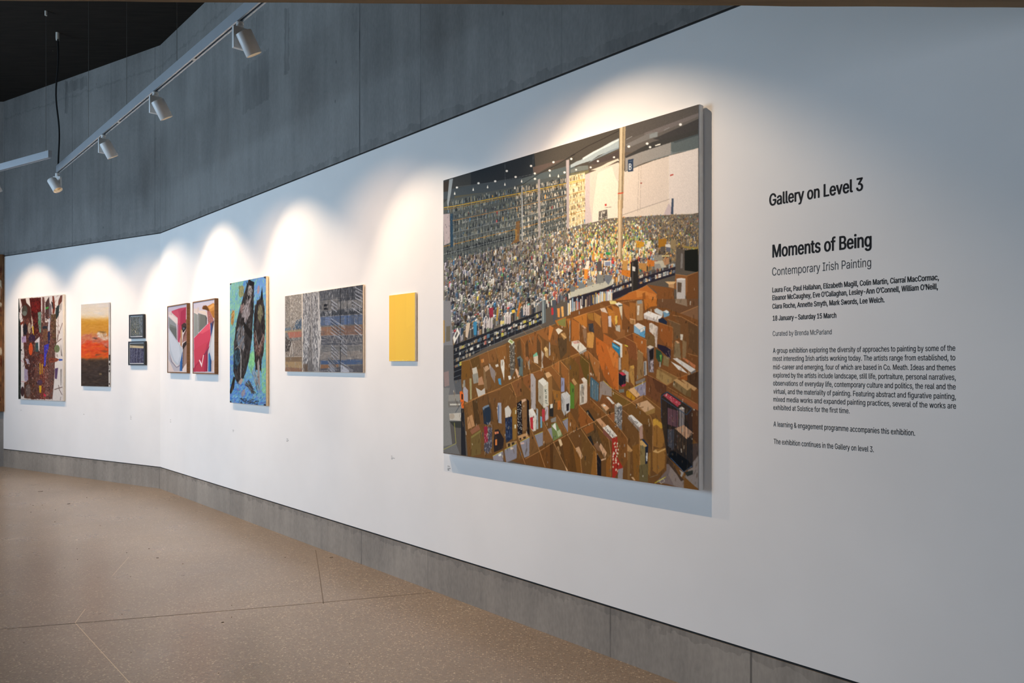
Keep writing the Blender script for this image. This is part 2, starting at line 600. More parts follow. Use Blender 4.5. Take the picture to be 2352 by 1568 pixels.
    def mesh(self, name, x0, x1, z0, z1, y, gain=1.0, sag=0.0):
        """grid mesh facing -y, one vertex per paint cell"""
        nx, ny, ss = self.nx, self.ny, self.ss
        b = np.clip(self.buf, 0, 1)
        if ss > 1:
            b = b.reshape(ny, ss, nx, ss, 3).mean((1, 3))
        c = np.clip(lin(b) * np.array(gain), 0, 0.92)
        X, Z = np.meshgrid(np.linspace(x0, x1, nx), np.linspace(z1, z0, ny))
        co = np.stack([X, np.full_like(X, y), Z], -1).reshape(-1, 3).astype(np.float32)
        i = np.arange(nx * ny).reshape(ny, nx)
        q = np.stack([i[:-1, :-1], i[1:, :-1], i[1:, 1:], i[:-1, 1:]], -1).reshape(-1, 4)
        me = bpy.data.meshes.new(name)
        me.vertices.add(len(co))
        me.vertices.foreach_set('co', co.ravel())
        me.loops.add(q.size)
        me.loops.foreach_set('vertex_index', q.ravel().astype(np.int32))
        me.polygons.add(len(q))
        me.polygons.foreach_set('loop_start', np.arange(0, q.size, 4, dtype=np.int32))
        me.update(calc_edges=True)
        at = me.color_attributes.new('pigment', 'FLOAT_COLOR', 'POINT')
        at.data.foreach_set('color', np.c_[c.reshape(-1, 3), np.ones(nx * ny)].astype(np.float32).ravel())
        return me

def paint_material(name, rough=0.5, spec=0.3, weave=0.05, coat=0.0):
    n = N(name)
    at = n.new('ShaderNodeAttribute', attribute_name='pigment')
    n.bump(n.noise(n.coords(1, 1, 1), 420, 3), weave, 0.002)
    if coat:
        n.b.inputs['Coat Weight'].default_value = coat
        n.b.inputs['Coat Roughness'].default_value = 0.12
    return n.set(at.outputs['Color'], rough, 0, spec)
M_oil = paint_material('oil_paint', 0.75, 0.04)
M_gloss = paint_material('gloss_paint', 0.4, 0.2, 0.01)

def place(fr, corners, t, off=0.0):
    """front-face extent on the wall frame from the four photographed corners, t metres proud of the wall"""
    tl, tr, br, bl = corners
    u0 = fr.pick((tl[0] + bl[0]) / 2, 700, t + off)[0]
    u1 = fr.pick((tr[0] + br[0]) / 2, 700, t + off)[0]
    z1 = (fr.pick(*tl, t + off)[1] + fr.pick(*tr, t + off)[1]) / 2
    z0 = (fr.pick(*bl, t + off)[1] + fr.pick(*br, t + off)[1]) / 2
    return u0, u1, z0, z1

def canvas(name, fr, corners, t, paint, label, mat_edge, gain=1.0, mat=None, r=0.004, gap=0.004):
    """stretched canvas: an edge body (sides and back) plus the painted face"""
    u0, u1, z0, z1 = place(fr, corners, t)
    root = empty(name, fr.m @ Matrix.Translation(((u0 + u1) / 2, 0, z0)), label, 'painting')
    w, h = u1 - u0, z1 - z0
    bm = bmesh.new()
    box(bm, -w / 2, w / 2, -t + 0.0006, -gap, 0, h)
    obj('canvas_edge', bm, mat_edge, root, True, r)
    me = paint.mesh('painted_face', -w / 2 + r * 0.6, w / 2 - r * 0.6, r * 0.6, h - r * 0.6, -t, gain)
    link('painted_face', me, mat or M_oil, root)
    if gap > 0.001:
        bm = bmesh.new()
        box(bm, -w * 0.3, w * 0.3, -gap, 0.0, h * 0.70, h * 0.70 + 0.03)
        obj('hanging_batten', bm, M_batten, root)
    return root

def framed(name, fr, corners, t, paint, label, mat_frame, lip, depth_in=0.006, gain=1.0, mount=None):
    u0, u1, z0, z1 = place(fr, corners, t)
    root = empty(name, fr.m @ Matrix.Translation(((u0 + u1) / 2, 0, z0)), label, 'painting')
    w, h = u1 - u0, z1 - z0
    bm = bmesh.new()
    box(bm, -w / 2, w / 2, -t, 0, 0, lip)
    box(bm, -w / 2, w / 2, -t, 0, h - lip, h)
    box(bm, -w / 2, -w / 2 + lip, -t, 0, lip, h - lip)
    box(bm, w / 2 - lip, w / 2, -t, 0, lip, h - lip)
    obj('frame', bm, mat_frame, root)
    bm = bmesh.new()
    box(bm, -w / 2 + lip, w / 2 - lip, -0.008, -0.001, lip, h - lip)
    obj('backing_board', bm, M_batten, root)
    m = 0.0
    if mount:
        bm = bmesh.new()
        box(bm, -w / 2 + lip, w / 2 - lip, -t + depth_in + 0.001, -0.009, lip, h - lip)
        obj('mount', bm, M_mount, root)
        m = mount
    me = paint.mesh('picture', -w / 2 + lip + m, w / 2 - lip - m, lip + m, h - lip - m, -t + depth_in, gain)
    link('picture', me, M_oil, root)
    return root

M_batten = plain('raw_timber', rgb(170, 140, 105), 0.7)
M_mount = plain('white_mount', rgb(215, 216, 216), 0.7)
M_edge_grey = plain('canvas_edge_grey', rgb(240, 240, 239), 0.7, 0, 0.12, 12)
M_edge_raw = plain('canvas_edge_raw', rgb(236, 229, 217), 0.75, 0, 0.05, 50)
M_edge_wood = plain('panel_edge_wood', rgb(246, 222, 182), 0.6, 0, 0.08, 40)
M_edge_ply = plain('panel_edge_ply', rgb(242, 226, 205), 0.6, 0, 0.06, 40)
n = N('walnut_frame')
M_walnut = n.set(n.ramp(n.noise(n.coords(3, 3, 60), 1.5, 4), [(0.3, rgb(104, 72, 42)), (0.7, rgb(136, 98, 60))]), 0.45, 0, 0.3)
M_blackframe = plain('black_frame', rgb(22, 22, 23), 0.4)

# overall pigment strength of each picture
PG = dict(warehouse=(1.2, 1.28, 1.25), yellow=(1.0, 1.05, 0.6), grey=(0.92, 0.95, 1.0), birds=(0.78, 0.86, 0.95), frames=(0.85, 0.82, 0.86), small=0.85, sunset=(0.86, 0.80, 0.78), trunk=(0.82, 0.80, 0.82))
PIC = {}
# ---- the large picture: a vast warehouse floor full of goods
Q = [(1016, 412), (1606, 240), (1606, 1130), (1019, 1040)]
p = Paint(Q, 640, 800, 2, '#5a5149', 7)
rng = p.rng
def lerp(a, b, t):
    return a + (b - a) * t
# roof void
p.script('''
P #3c3d3e 1010 410 1300 320 1300 420 1010 480
P #2c3035 1080 390 1200 350 1240 340 1240 400 1080 440
P #4a4540 1225 346 1425 290 1425 340 1320 400 1232 420
P #5e5855 1425 290 1612 236 1612 300 1450 350 1425 350
P #544e4b 1436 290 1612 240 1612 262 1436 322
P #6b6362 1480 306 1612 258 1612 266 1480 320
P #3f3c3c 1500 320 1610 272 1610 300 1530 325
P #6f7577 1436 372 1612 318 1612 345 1560 352 1470 378 1436 400
P #5a6163 1530 330 1612 308 1612 342 1545 352
P #474d50 1540 318 1612 296 1612 310 1550 330
A #434a50 30 1290 300 1240 920 1150 1180 1110 1180 1200 920 1290 400 1370 30 1420
A #50585b 1180 1120 1400 1060 1600 1010 1820 950 1944 920 1944 1050 1400 1150 1180 1220
A #3b3532 30 1180 120 1140 120 1300 30 1310
A #5c4f4a 1330 960 1640 880 1820 840 1560 960 1420 1040 1350 1060
A #43413d 1640 960 1820 860 1944 820 1944 900 1640 1000
A #565347 200 1370 920 1290 1180 1210 1944 1040 1944 1080 1180 1250 900 1320 200 1400
A - #1d1e22 0.9 1180 1215 1420 1060 1700 920 1860 820 1944 780
A - #6b7074 0.6 220 1240 700 1180 1000 1130 1340 1060
A - #5c6165 0.5 930 890 935 1180
A - #5c6165 0.5 1338 770 1335 1120
B - #2a2523 1.2 0 805 250 660 460 560 700 440
B #9aa5ab 0 930 90 880 150 860 250 790 320 745 450 680 580 605 700 548 700 690 560 740 400 800 300 870 140 920 0 975
B #c6cbcc 170 835 320 745 450 680 580 610 700 560 700 580 560 660 440 710 300 790 180 860
B #7e8992 300 870 450 790 560 730 700 680 700 700 540 770 360 850 250 910
B #4b4240 320 880 560 790 700 720 700 830 520 880 330 935
B #cfc2b2 290 1010 450 950 540 900 690 845 690 870 540 950 380 1010
B #6a6f6c 0 1000 120 950 250 940 260 1000 0 1050
B #746f52 0 1060 260 1010 260 1050 0 1120
B #8d8885 790 830 1000 760 1270 640 1450 610 1450 790 1200 860 1000 935 900 970 790 1030
B #3d3b3a 790 815 1000 700 1180 610 1440 540 1850 430 1850 495 1440 620 1000 760 800 840
B #716d6c 800 640 1150 470 1250 460 1260 520 1000 620 830 690
B #7f8284 1140 500 1260 460 1260 530 1140 560
B - #a5a5a5 0.9 800 570 890 525
B - #8a8a8c 1.1 1350 440 1430 400
''')
# pale end wall
p.script('''
B #cfc0b4 205 1075 350 1020 690 900 790 1040 980 960 1200 880 1440 810 1850 700 1850 1640 900 1850 500 1850 200 1870
B #ddd2c2 390 1050 600 960 640 1100 690 1200 680 1780 300 1850 330 1500
B #c1b2b1 205 1075 280 1050 275 1500 330 1850 205 1870
B #cbbcb2 1030 940 1410 820 1400 1480 1000 1580
B #d2c5bf 1420 810 1850 705 1850 1640 1500 1660 1420 1480
B #b9a9ad 1420 1500 1465 1560 1465 1690 1330 1700
B - #8a7c76 0.5 995 780 970 1640
B - #8a7c76 0.5 1025 760 1005 1600
B - #6f655f 0.7 680 1690 1000 1580 1430 1440
B #39465a 1465 1430 1492 1430 1485 1700 1450 1700
B #a83a30 1442 1085 1485 1075 1485 1095 1442 1105
B #8a3a30 1008 1198 1035 1195 1035 1212 1008 1212
B #b33f35 495 1505 520 1500 522 1530 498 1535
B - #57403a 0.7 495 1558 595 1546
D #6a645e 410 165 530 140 535 265 405 300
D #b5aca0 440 180 460 175 455 270 440 275
D #c9c0b4 480 170 500 165 490 200 475 205
''')
for _ in range(40):
    x, y = rng.uniform(415, 525), rng.uniform(165, 275)
    p.poly('D', '#d4ccc0' if rng.rand() < .45 else '#3f3b38', [x, y, x + 9, y - 2, x + 8, y + 9, x - 1, y + 11])
# high racking on the left
rail = np.array([(1018, 603), (1200, 557), (1343, 514.5)])
top = np.array([(1026, 456), (1198, 425), (1343, 397)])
p.fillp([(1016, 466), (1026, 456), (1198, 425), (1233, 413), (1343, 396), (1343, 514), (1200, 557), (1016, 604)], '#4c5152')
p.fillp([(1306, 404), (1343, 396), (1343, 514), (1306, 525)], '#cdbb94')
def rk(x, t):
    a = np.interp(x, top[:, 0], top[:, 1]); b = np.interp(x, rail[:, 0], rail[:, 1])
    return a + (b - a) * t
for _ in range(5200):
    x = rng.uniform(1026, 1342)
    s = (x - 1026) / 316
    t = rng.rand()
    row = math.floor(t * 9) / 9
    t = row + rng.rand() * 0.05 + 0.03
    h = rng.uniform(4.5, 13)
    w = rng.uniform(0.8, 2.6)
    y1 = rk(x, row + 0.105)
    y0 = y1 - h * rng.uniform(0.5, 1)
    if s > 0.88:
        pal = ['#e8d9b8', '#dcc9a0', '#cdb58a', '#8f7a58', '#e9dfc8', '#6d5f4a']
    elif s > 0.5:
        pal = ['#c9c0b2', '#8f8a82', '#55524c', '#2f2e2d', '#a99b86', '#b9b2a8', '#3a3733', '#7b6f5e']
    else:
        pal = ['#68706e', '#4b555c', '#39434c', '#7d8078', '#5d6356', '#8b8c88', '#2d3338', '#4d5a66', '#6a6558']
    if rng.rand() < 0.03:
        pal = ['#b24a50', '#7d9a55', '#3d6f9c', '#c48a3a', '#d8d6d0']
    if rng.rand() < 0.3 and s < 0.88:
        pal = ['#2a2e33', '#33383d', '#3d4247']
    if 0.74 < row < 0.85 and s < 0.5:
        pal = ['#22272d', '#30353a', '#555a5c', '#1c2025']
    p.fillp([(x, y0), (x + w, y0 - 0.2 * w), (x + w, y1 - 0.2 * w), (x, y1)], pal[rng.randint(len(pal))], 0.9)
for t, c, w in ((0.13, '#c79a2a', 1.5), (0.16, '#a8741e', 0.8), (0.36, '#a8743a', 1.0), (0.42, '#868a8a', 0.6), (0.55, '#8b9092', 0.7),
                (0.66, '#8b9092', 0.7), (0.74, '#a8742e', 1.1), (0.86, '#9aa0a2', 0.7), (1.0, '#989c9c', 1.3)):
    xs = np.linspace(1018, 1343, 14)
    p.linep(np.c_[xs, [rk(x, t) for x in xs]], w, c)
for k in range(44):
    x = 1040 + k * 6.9
    p.linep([(x, rk(x, 0.03 if k % 3 == 0 else 0.36)), (x + 1.2, rk(x, 0.98))], 0.55, '#858b8d' if x < 1290 else '#b8a06a', 0.8)
p.script('''
C #2b4257 140 190 175 180 185 660 150 670
C #a89a9e 40 190 135 180 140 600 55 640
C #6a4f34 1090 310 1150 290 1140 600 1010 640 1080 560
C #86683c 1080 420 1110 410 1105 560 1085 570
A #8e9499 125 1130 180 1115 150 1330 110 1540 95 1470
C - #8d9294 0.9 50 905 600 765 1000 660 1400 540 1944 385
''')
# lamps hanging from the roof
for x, y in ((237, 1246), (548, 1187), (790, 1160), (957, 1013), (1085, 1100), (1308, 942), (1363, 1052), (1578, 1010), (1632, 890), (1793, 1040), (1890, 845), (1365, 1130)):
    p.ellipse('A', '#efe9dc', x, y, 17, 15)
for x, y in ((205, 1330), (472, 1275), (680, 1240), (930, 1205), (1172, 1160), (1580, 1080), (1705, 1090), (1075, 1255)):
    p.poly('A', '#e6e2d8', [x - 12, y + 15, x, y - 28, x + 12, y + 15, x, y + 24])
for x, y, r in ((1590, 358, 22), (1108, 632, 20), (842, 672, 20), (628, 826, 16), (395, 880, 16), (80, 1002, 14), (290, 970, 15), (1150, 683, 18), (690, 870, 10)):
    p.ellipse('B', '#f0ebe2', x, y, r, r * 0.85)
p.poly('B', '#d9d3cb', [1220, 655, 1300, 630, 1300, 650, 1225, 672])
p.script('''
P #8f9296 1196.5 426 1199.5 425 1200.5 552 1197.5 553
P #8f898a 1234 412 1239.5 410 1241 544 1236 545
P #a2979a 1299.5 368 1306.5 366 1307 566 1302 568
B #a08d72 705 400 795 375 780 860 760 1568 682 1568 705 860
B #c3b094 720 395 745 388 735 1568 700 1568
B #6f5f4a 760 385 768 383 745 1568 736 1568
B #c2452c 685 1345 765 1335 765 1350 685 1362
B #2b3950 830 865 908 850 905 1030 828 1040
B - #dfe2e4 1.7 850 920 847 1010
B - #dfe2e4 1.5 850 922 872 924 876 945 868 962 850 964
B - #dfe2e4 1.5 850 964 874 968 878 990 868 1008 847 1010
B - #6d7a8c 1.0 845 892 888 884
''')
# the sea of goods, far rows small and near rows large
field = np.array([(1017, 604), (1200, 557), (1343, 516), (1400, 503), (1500, 497), (1607, 494), (1607, 570), (1556, 604), (1450, 640), (1290, 692), (1244, 716), (1140, 754), (1040, 796), (1018, 800)])
p.fillp(field, '#6b635b')
def fbot(x):
    return np.interp(x, [1017, 1040, 1244, 1450, 1556, 1607], [800, 794, 714, 640, 602, 590])
def ftop(x):
    return np.interp(x, [1017, 1200, 1343, 1400, 1500, 1607], [604, 557, 516, 503, 497, 494])
PL = ['#8a847c', '#6f6a70', '#a9a29a', '#7d6450', '#4c4a58', '#b8b0ac', '#3f5f80', '#94734e', '#57524e', '#5f5a66', '#a59cae', '#6c7a62', '#393640', '#c2bbb2']
PM = ['#c99d54', '#dcc393', '#b09868', '#8fa552', '#e6dcc4', '#c27f38', '#5f7280', '#d6b070', '#9c8c74', '#403a38', '#d0c4ae', '#7f9a48', '#b8602f']
PRT = ['#8f7350', '#7c6248', '#a5875c', '#665648', '#93836c', '#55493f', '#b08a50', '#6f6a66', '#4a4038']
PN = ['#c68a48', '#d9c4a6', '#7a6a66', '#4f4a5a', '#a8483a', '#c87c3c', '#5a7d9c', '#8f857c', '#e0d5c4', '#3a3540', '#b09a80', '#6a5f68', '#937043']
items = []
for _ in range(8600):
    x = rng.uniform(1018, 1606)
    a, b = ftop(x), fbot(x)
    t = rng.rand() ** 0.9
    items.append((a + (b - a) * t, x, t))
items.sort()
for y, x, t in items:
    s = (x - 1018) / 588
    depth = (y - 495) / 300.0
    w = lerp(1.4, 6.0, depth) * rng.uniform(0.5, 1.4)
    h = lerp(2.4, 20, depth) * rng.uniform(0.5, 1.3)
    r = rng.rand()
    warm = math.exp(-((x - 1400) / 110.0) ** 2) * (1.2 - abs(y - 570) / 160)
    if s > 0.83 and rng.rand() < 0.8:
        pal = PRT
    elif r < warm:
        pal = PM if y < 600 else PN
    elif x > 1250 and y > 590 and r < 0.75:
        pal = PN
    else:
        pal = PL
    c = hexc(pal[rng.randint(len(pal))]) * rng.uniform(0.82, 1.08)
    if rng.rand() < 0.018:
        c = hexc(['#5fae5a', '#2f6fa8', '#c03838', '#e0c030', '#2c8f86'][rng.randint(5)])
    row = (y + 0.27 * x - 760) / lerp(9, 34, depth)
    tone = 0.86 + 0.34 * (row % 1.0)            # tightly packed shelf rows with dark aisles between
    if s < 0.42:
        tone *= 0.92
    tone *= 1 + 0.22 * max(0, warm)
    g = c.mean()
    c = (g + (c - g) * (0.72 if s < 0.5 else 0.9)) * tone
    sk = rng.uniform(-0.12, 0.22) * w
    b2 = -0.28 * w
    p.fillp([(x, y - h), (x + w, y - h + b2), (x + w + sk * 0, y + b2), (x, y)], np.clip(c, 0, 1))
    if rng.rand() < 0.75:
        p.fillp([(x + w * 0.62, y - h + b2 * 0.6), (x + w, y - h + b2), (x + w, y + b2), (x + w * 0.62, y)], np.clip(c * 0.62, 0, 1), 0.8)
    if rng.rand() < 0.55:
        k = max(0.7, h * 0.10)
        p.fillp([(x, y - h), (x + w * 0.55, y - h - k * 1.2), (x + w, y - h + b2), (x + w * 0.4, y - h + k * 0.5)], np.clip(c * 1.35 + 0.08, 0, 1))
p.script('''
D #b59a78 690 0 750 0 745 870 690 830 682 500
D #d2bb98 700 0 722 0 715 850 695 830
D #6f5c48 742 0 748 0 740 880 732 870
D #e2d6c4 1110 610 1170 600 1140 700 1095 700
D #9a6a26 1270 575 1390 570 1380 700 1270 700
D #c08c30 950 600 1070 620 1060 680 960 700
D #57504a 1300 690 1370 680 1375 750 1305 760
D #c9c2ba 1370 655 1430 645 1460 680 1450 720 1375 690
D #5c5c68 1380 690 1455 700 1440 770 1380 740
D #8b785a 1450 590 1530 590 1520 740 1450 700
D #c07030 1110 865 1220 890 1215 970 1110 970
D #b07f48 990 920 1105 925 1100 1050 990 1000
D #8b8376 1210 810 1330 800 1330 880 1200 890
D #b5ad9c 1210 900 1330 880 1390 980 1240 1010
D #d2c28c 1320 812 1430 812 1430 830 1320 828
D #a57c5c 1340 880 1420 840 1430 930 1360 960
D #8f8a84 1210 940 1290 930 1320 1000 1220 1020
D #d8d0c6 485 880 590 880 595 960 485 960
D #8088a0 500 900 580 895 580 955 500 955
D #e7dccb 235 880 280 875 260 1010 205 1000
D #b98a50 745 880 825 870 820 1020 745 1000
D #dcc194 745 870 780 862 825 872 790 890
D #d98a3a 200 1010 255 1000 245 1150 200 1140
D #e2c68c 290 1040 350 1020 355 1080 310 1110
D #574f4f 380 900 450 880 460 1030 380 1040
D #c88a44 310 790 350 770 350 880 310 880
D #cf8a4a 430 780 475 770 475 860 430 840
D #3a8f52 510 760 580 760 570 800 510 790
D #574f48 1530 700 1650 740 1640 1050 1520 1065
D #7b7572 1600 780 1625 790 1620 1000 1590 1000
D #1c1e1b 1650 740 1850 720 1850 1060 1650 1030
D #8f7a40 1640 678 1850 700 1850 722 1640 706
D #2b2730 0 1420 480 1290 605 1230 860 1160 980 1110 1250 1040 1520 950 1510 1100 1120 1215 1000 1300 740 1400 600 1450 500 1500 0 1568
D #c7762f 735 1010 870 1025 865 1132 735 1082
D #2d2a28 870 905 980 860 975 1345 870 1345
D #4a4542 890 910 910 905 905 1340 888 1340
D #cfc9c2 895 965 940 975 935 1040 895 1030
D #b5b2a4 0 1320 360 1220 480 1190 605 1090 605 1232 480 1282 0 1412
D #7a7a76 380 1080 480 1085 480 1200 380 1215
D #6d7178 490 1080 605 1100 600 1145 550 1232 490 1160
D #8a8984 240 1140 360 1215 300 1235 240 1250
D #74787a 120 1180 230 1230 200 1270 120 1290
D #6b6f70 0 1225 80 1260 60 1320 0 1330
''')
for k in range(150):                                     # goods in the dark front shelves, right half
    x = rng.uniform(500, 1510)
    yb = np.interp(x, [480, 860, 980, 1520], [1400, 1260, 1230, 1060]) - rng.choice([0, 85]) * (1 if x > 600 else 0)
    if 865 < x < 985:
        continue
    w, h = rng.uniform(8, 28), rng.uniform(25, 60)
    p.poly('D', ['#d8cfc0', '#b98a58', '#8f9aa0', '#56606a', '#c9c3bc', '#6f3a34', '#e0d7c8', '#3e4a68', '#d0a878'][rng.randint(9)], [x, yb - h, x + w, yb - h - 5, x + w, yb - 6, x, yb])
for a, b in (((610, 1260), (860, 1165)), ((620, 1345), (860, 1250)), ((980, 1130), (1515, 975)), ((985, 1205), (1515, 1030)), ((740, 1400), (860, 1350))):
    p.line('D', '#6a6260', [*a, *b], 1.2)
for k in range(70):                                      # upright books under the white tray
    x = rng.uniform(-60, 600)
    yt = np.interp(x, [-60, 600], [1480, 1330]) + rng.uniform(-40, 40)
    w, h = rng.uniform(10, 26), rng.uniform(110, 240)
    p.poly('D', ['#c9cfd2', '#8fa3b5', '#b8a58c', '#5c4b48', '#e2ded6', '#c0963a', '#40465a', '#a5564a', '#d8c0a0'][rng.randint(9)], [x, yt, x + w, yt - 6, x + w, yt + h, x, yt + h])
# dark shelf front, left half
p.script('''
E #25262c 200 640 700 450 1000 330 1470 150 1470 340 1000 530 650 690 320 870 310 1140 205 1150
E #7d7c80 45 0 150 0 165 300 190 640 60 640 50 400
E #6b6a6c 60 640 190 640 205 1150 310 1130 330 1400 60 1400
E #595a5e 200 1150 320 1130 330 1380 240 1340
E #8d7a78 60 1030 130 1010 140 1220 70 1240
E #a07a3a 45 280 65 280 70 600 45 610
E #6b6458 90 370 150 360 150 580 90 590
''')
for k in range(230):
    s = rng.rand()
    x = lerp(210, 1460, s)
    lev = rng.randint(4)
    yb = np.interp(x, [200, 1470], [740, 230]) + lev * 78 * (1 if x < 700 else 0.8)
    if yb > np.interp(x, [200, 320, 650, 1000, 1470], [1150, 870, 690, 530, 340]):
        continue
    w, h = rng.uniform(12, 40), rng.uniform(18, 58)
    p.poly('E', ['#c0beba', '#8a8680', '#5c5c60', '#3c4046', '#a39078', '#7d6a55', '#4a6a86', '#b5a94a', '#9c5a50', '#d0cdc8'][rng.randint(10)], [x, yb - h, x + w, yb - h - w * 0.35, x + w, yb - w * 0.38, x, yb])
for dy in (0, 80, 160, 245, 330, 410):
    x1 = np.interp(dy, [0, 160, 410], [1470, 1470, 310])
    if dy > 165:
        x1 = np.interp(dy, [165, 245, 330, 410], [1000, 620, 420, 300])
    p.line('E', '#777d82', [200, 700 + dy, x1, 700 + dy - (x1 - 200) * 0.395], 0.8)
for k in range(12):
    x = 280 + k * 100
    p.line('E', '#5d6166', [x, 640 - (x - 280) * 0.39, x + 6, 860 - (x - 280) * 0.42], 0.8)
p.script('''
E #5c6468 1470 0 1525 0 1530 320 1470 350
E #8d979b 1480 0 1497 0 1500 330 1482 340
E #4a4f58 1615 0 1680 0 1670 260 1640 330
E #ddd8d0 190 530 255 385 290 470 205 625
E #5f5c5c 215 510 250 440 262 470 230 540
E #3d7fa5 480 310 530 300 530 490 490 500
E #c9b4a0 375 330 440 320 400 540 370 520
E #d8b24a 1030 145 1075 130 1090 165 1050 190
E #c8b878 870 300 940 290 920 340 870 350
E #8c2f40 705 110 770 100 770 230 720 260
E #ab6a34 1145 20 1170 60 1130 240 1105 230
E #a5803a 820 110 845 90 835 290 810 300
E #b5363a 1605 115 1635 110 1640 210 1610 220
E #d38a4a 1690 120 1730 120 1730 250 1700 250
E #d8a260 1745 100 1780 90 1790 240 1760 250
''')
for x0 in (630, 665, 700, 735, 930, 965, 995, 1200, 1235, 1265):
    y0 = 300 if x0 < 800 else (240 if x0 < 1100 else 120)
    p.poly('E', '#b5abac', [x0, y0, x0 + 18, y0 - 60, x0 + 28, y0 - 40, x0 + 26, y0 + 90, x0, y0 + 110])
    p.line('E', '#e4dfdc', [x0, y0, x0 + 18, y0 - 60], 1.0)
PIC['warehouse'] = p
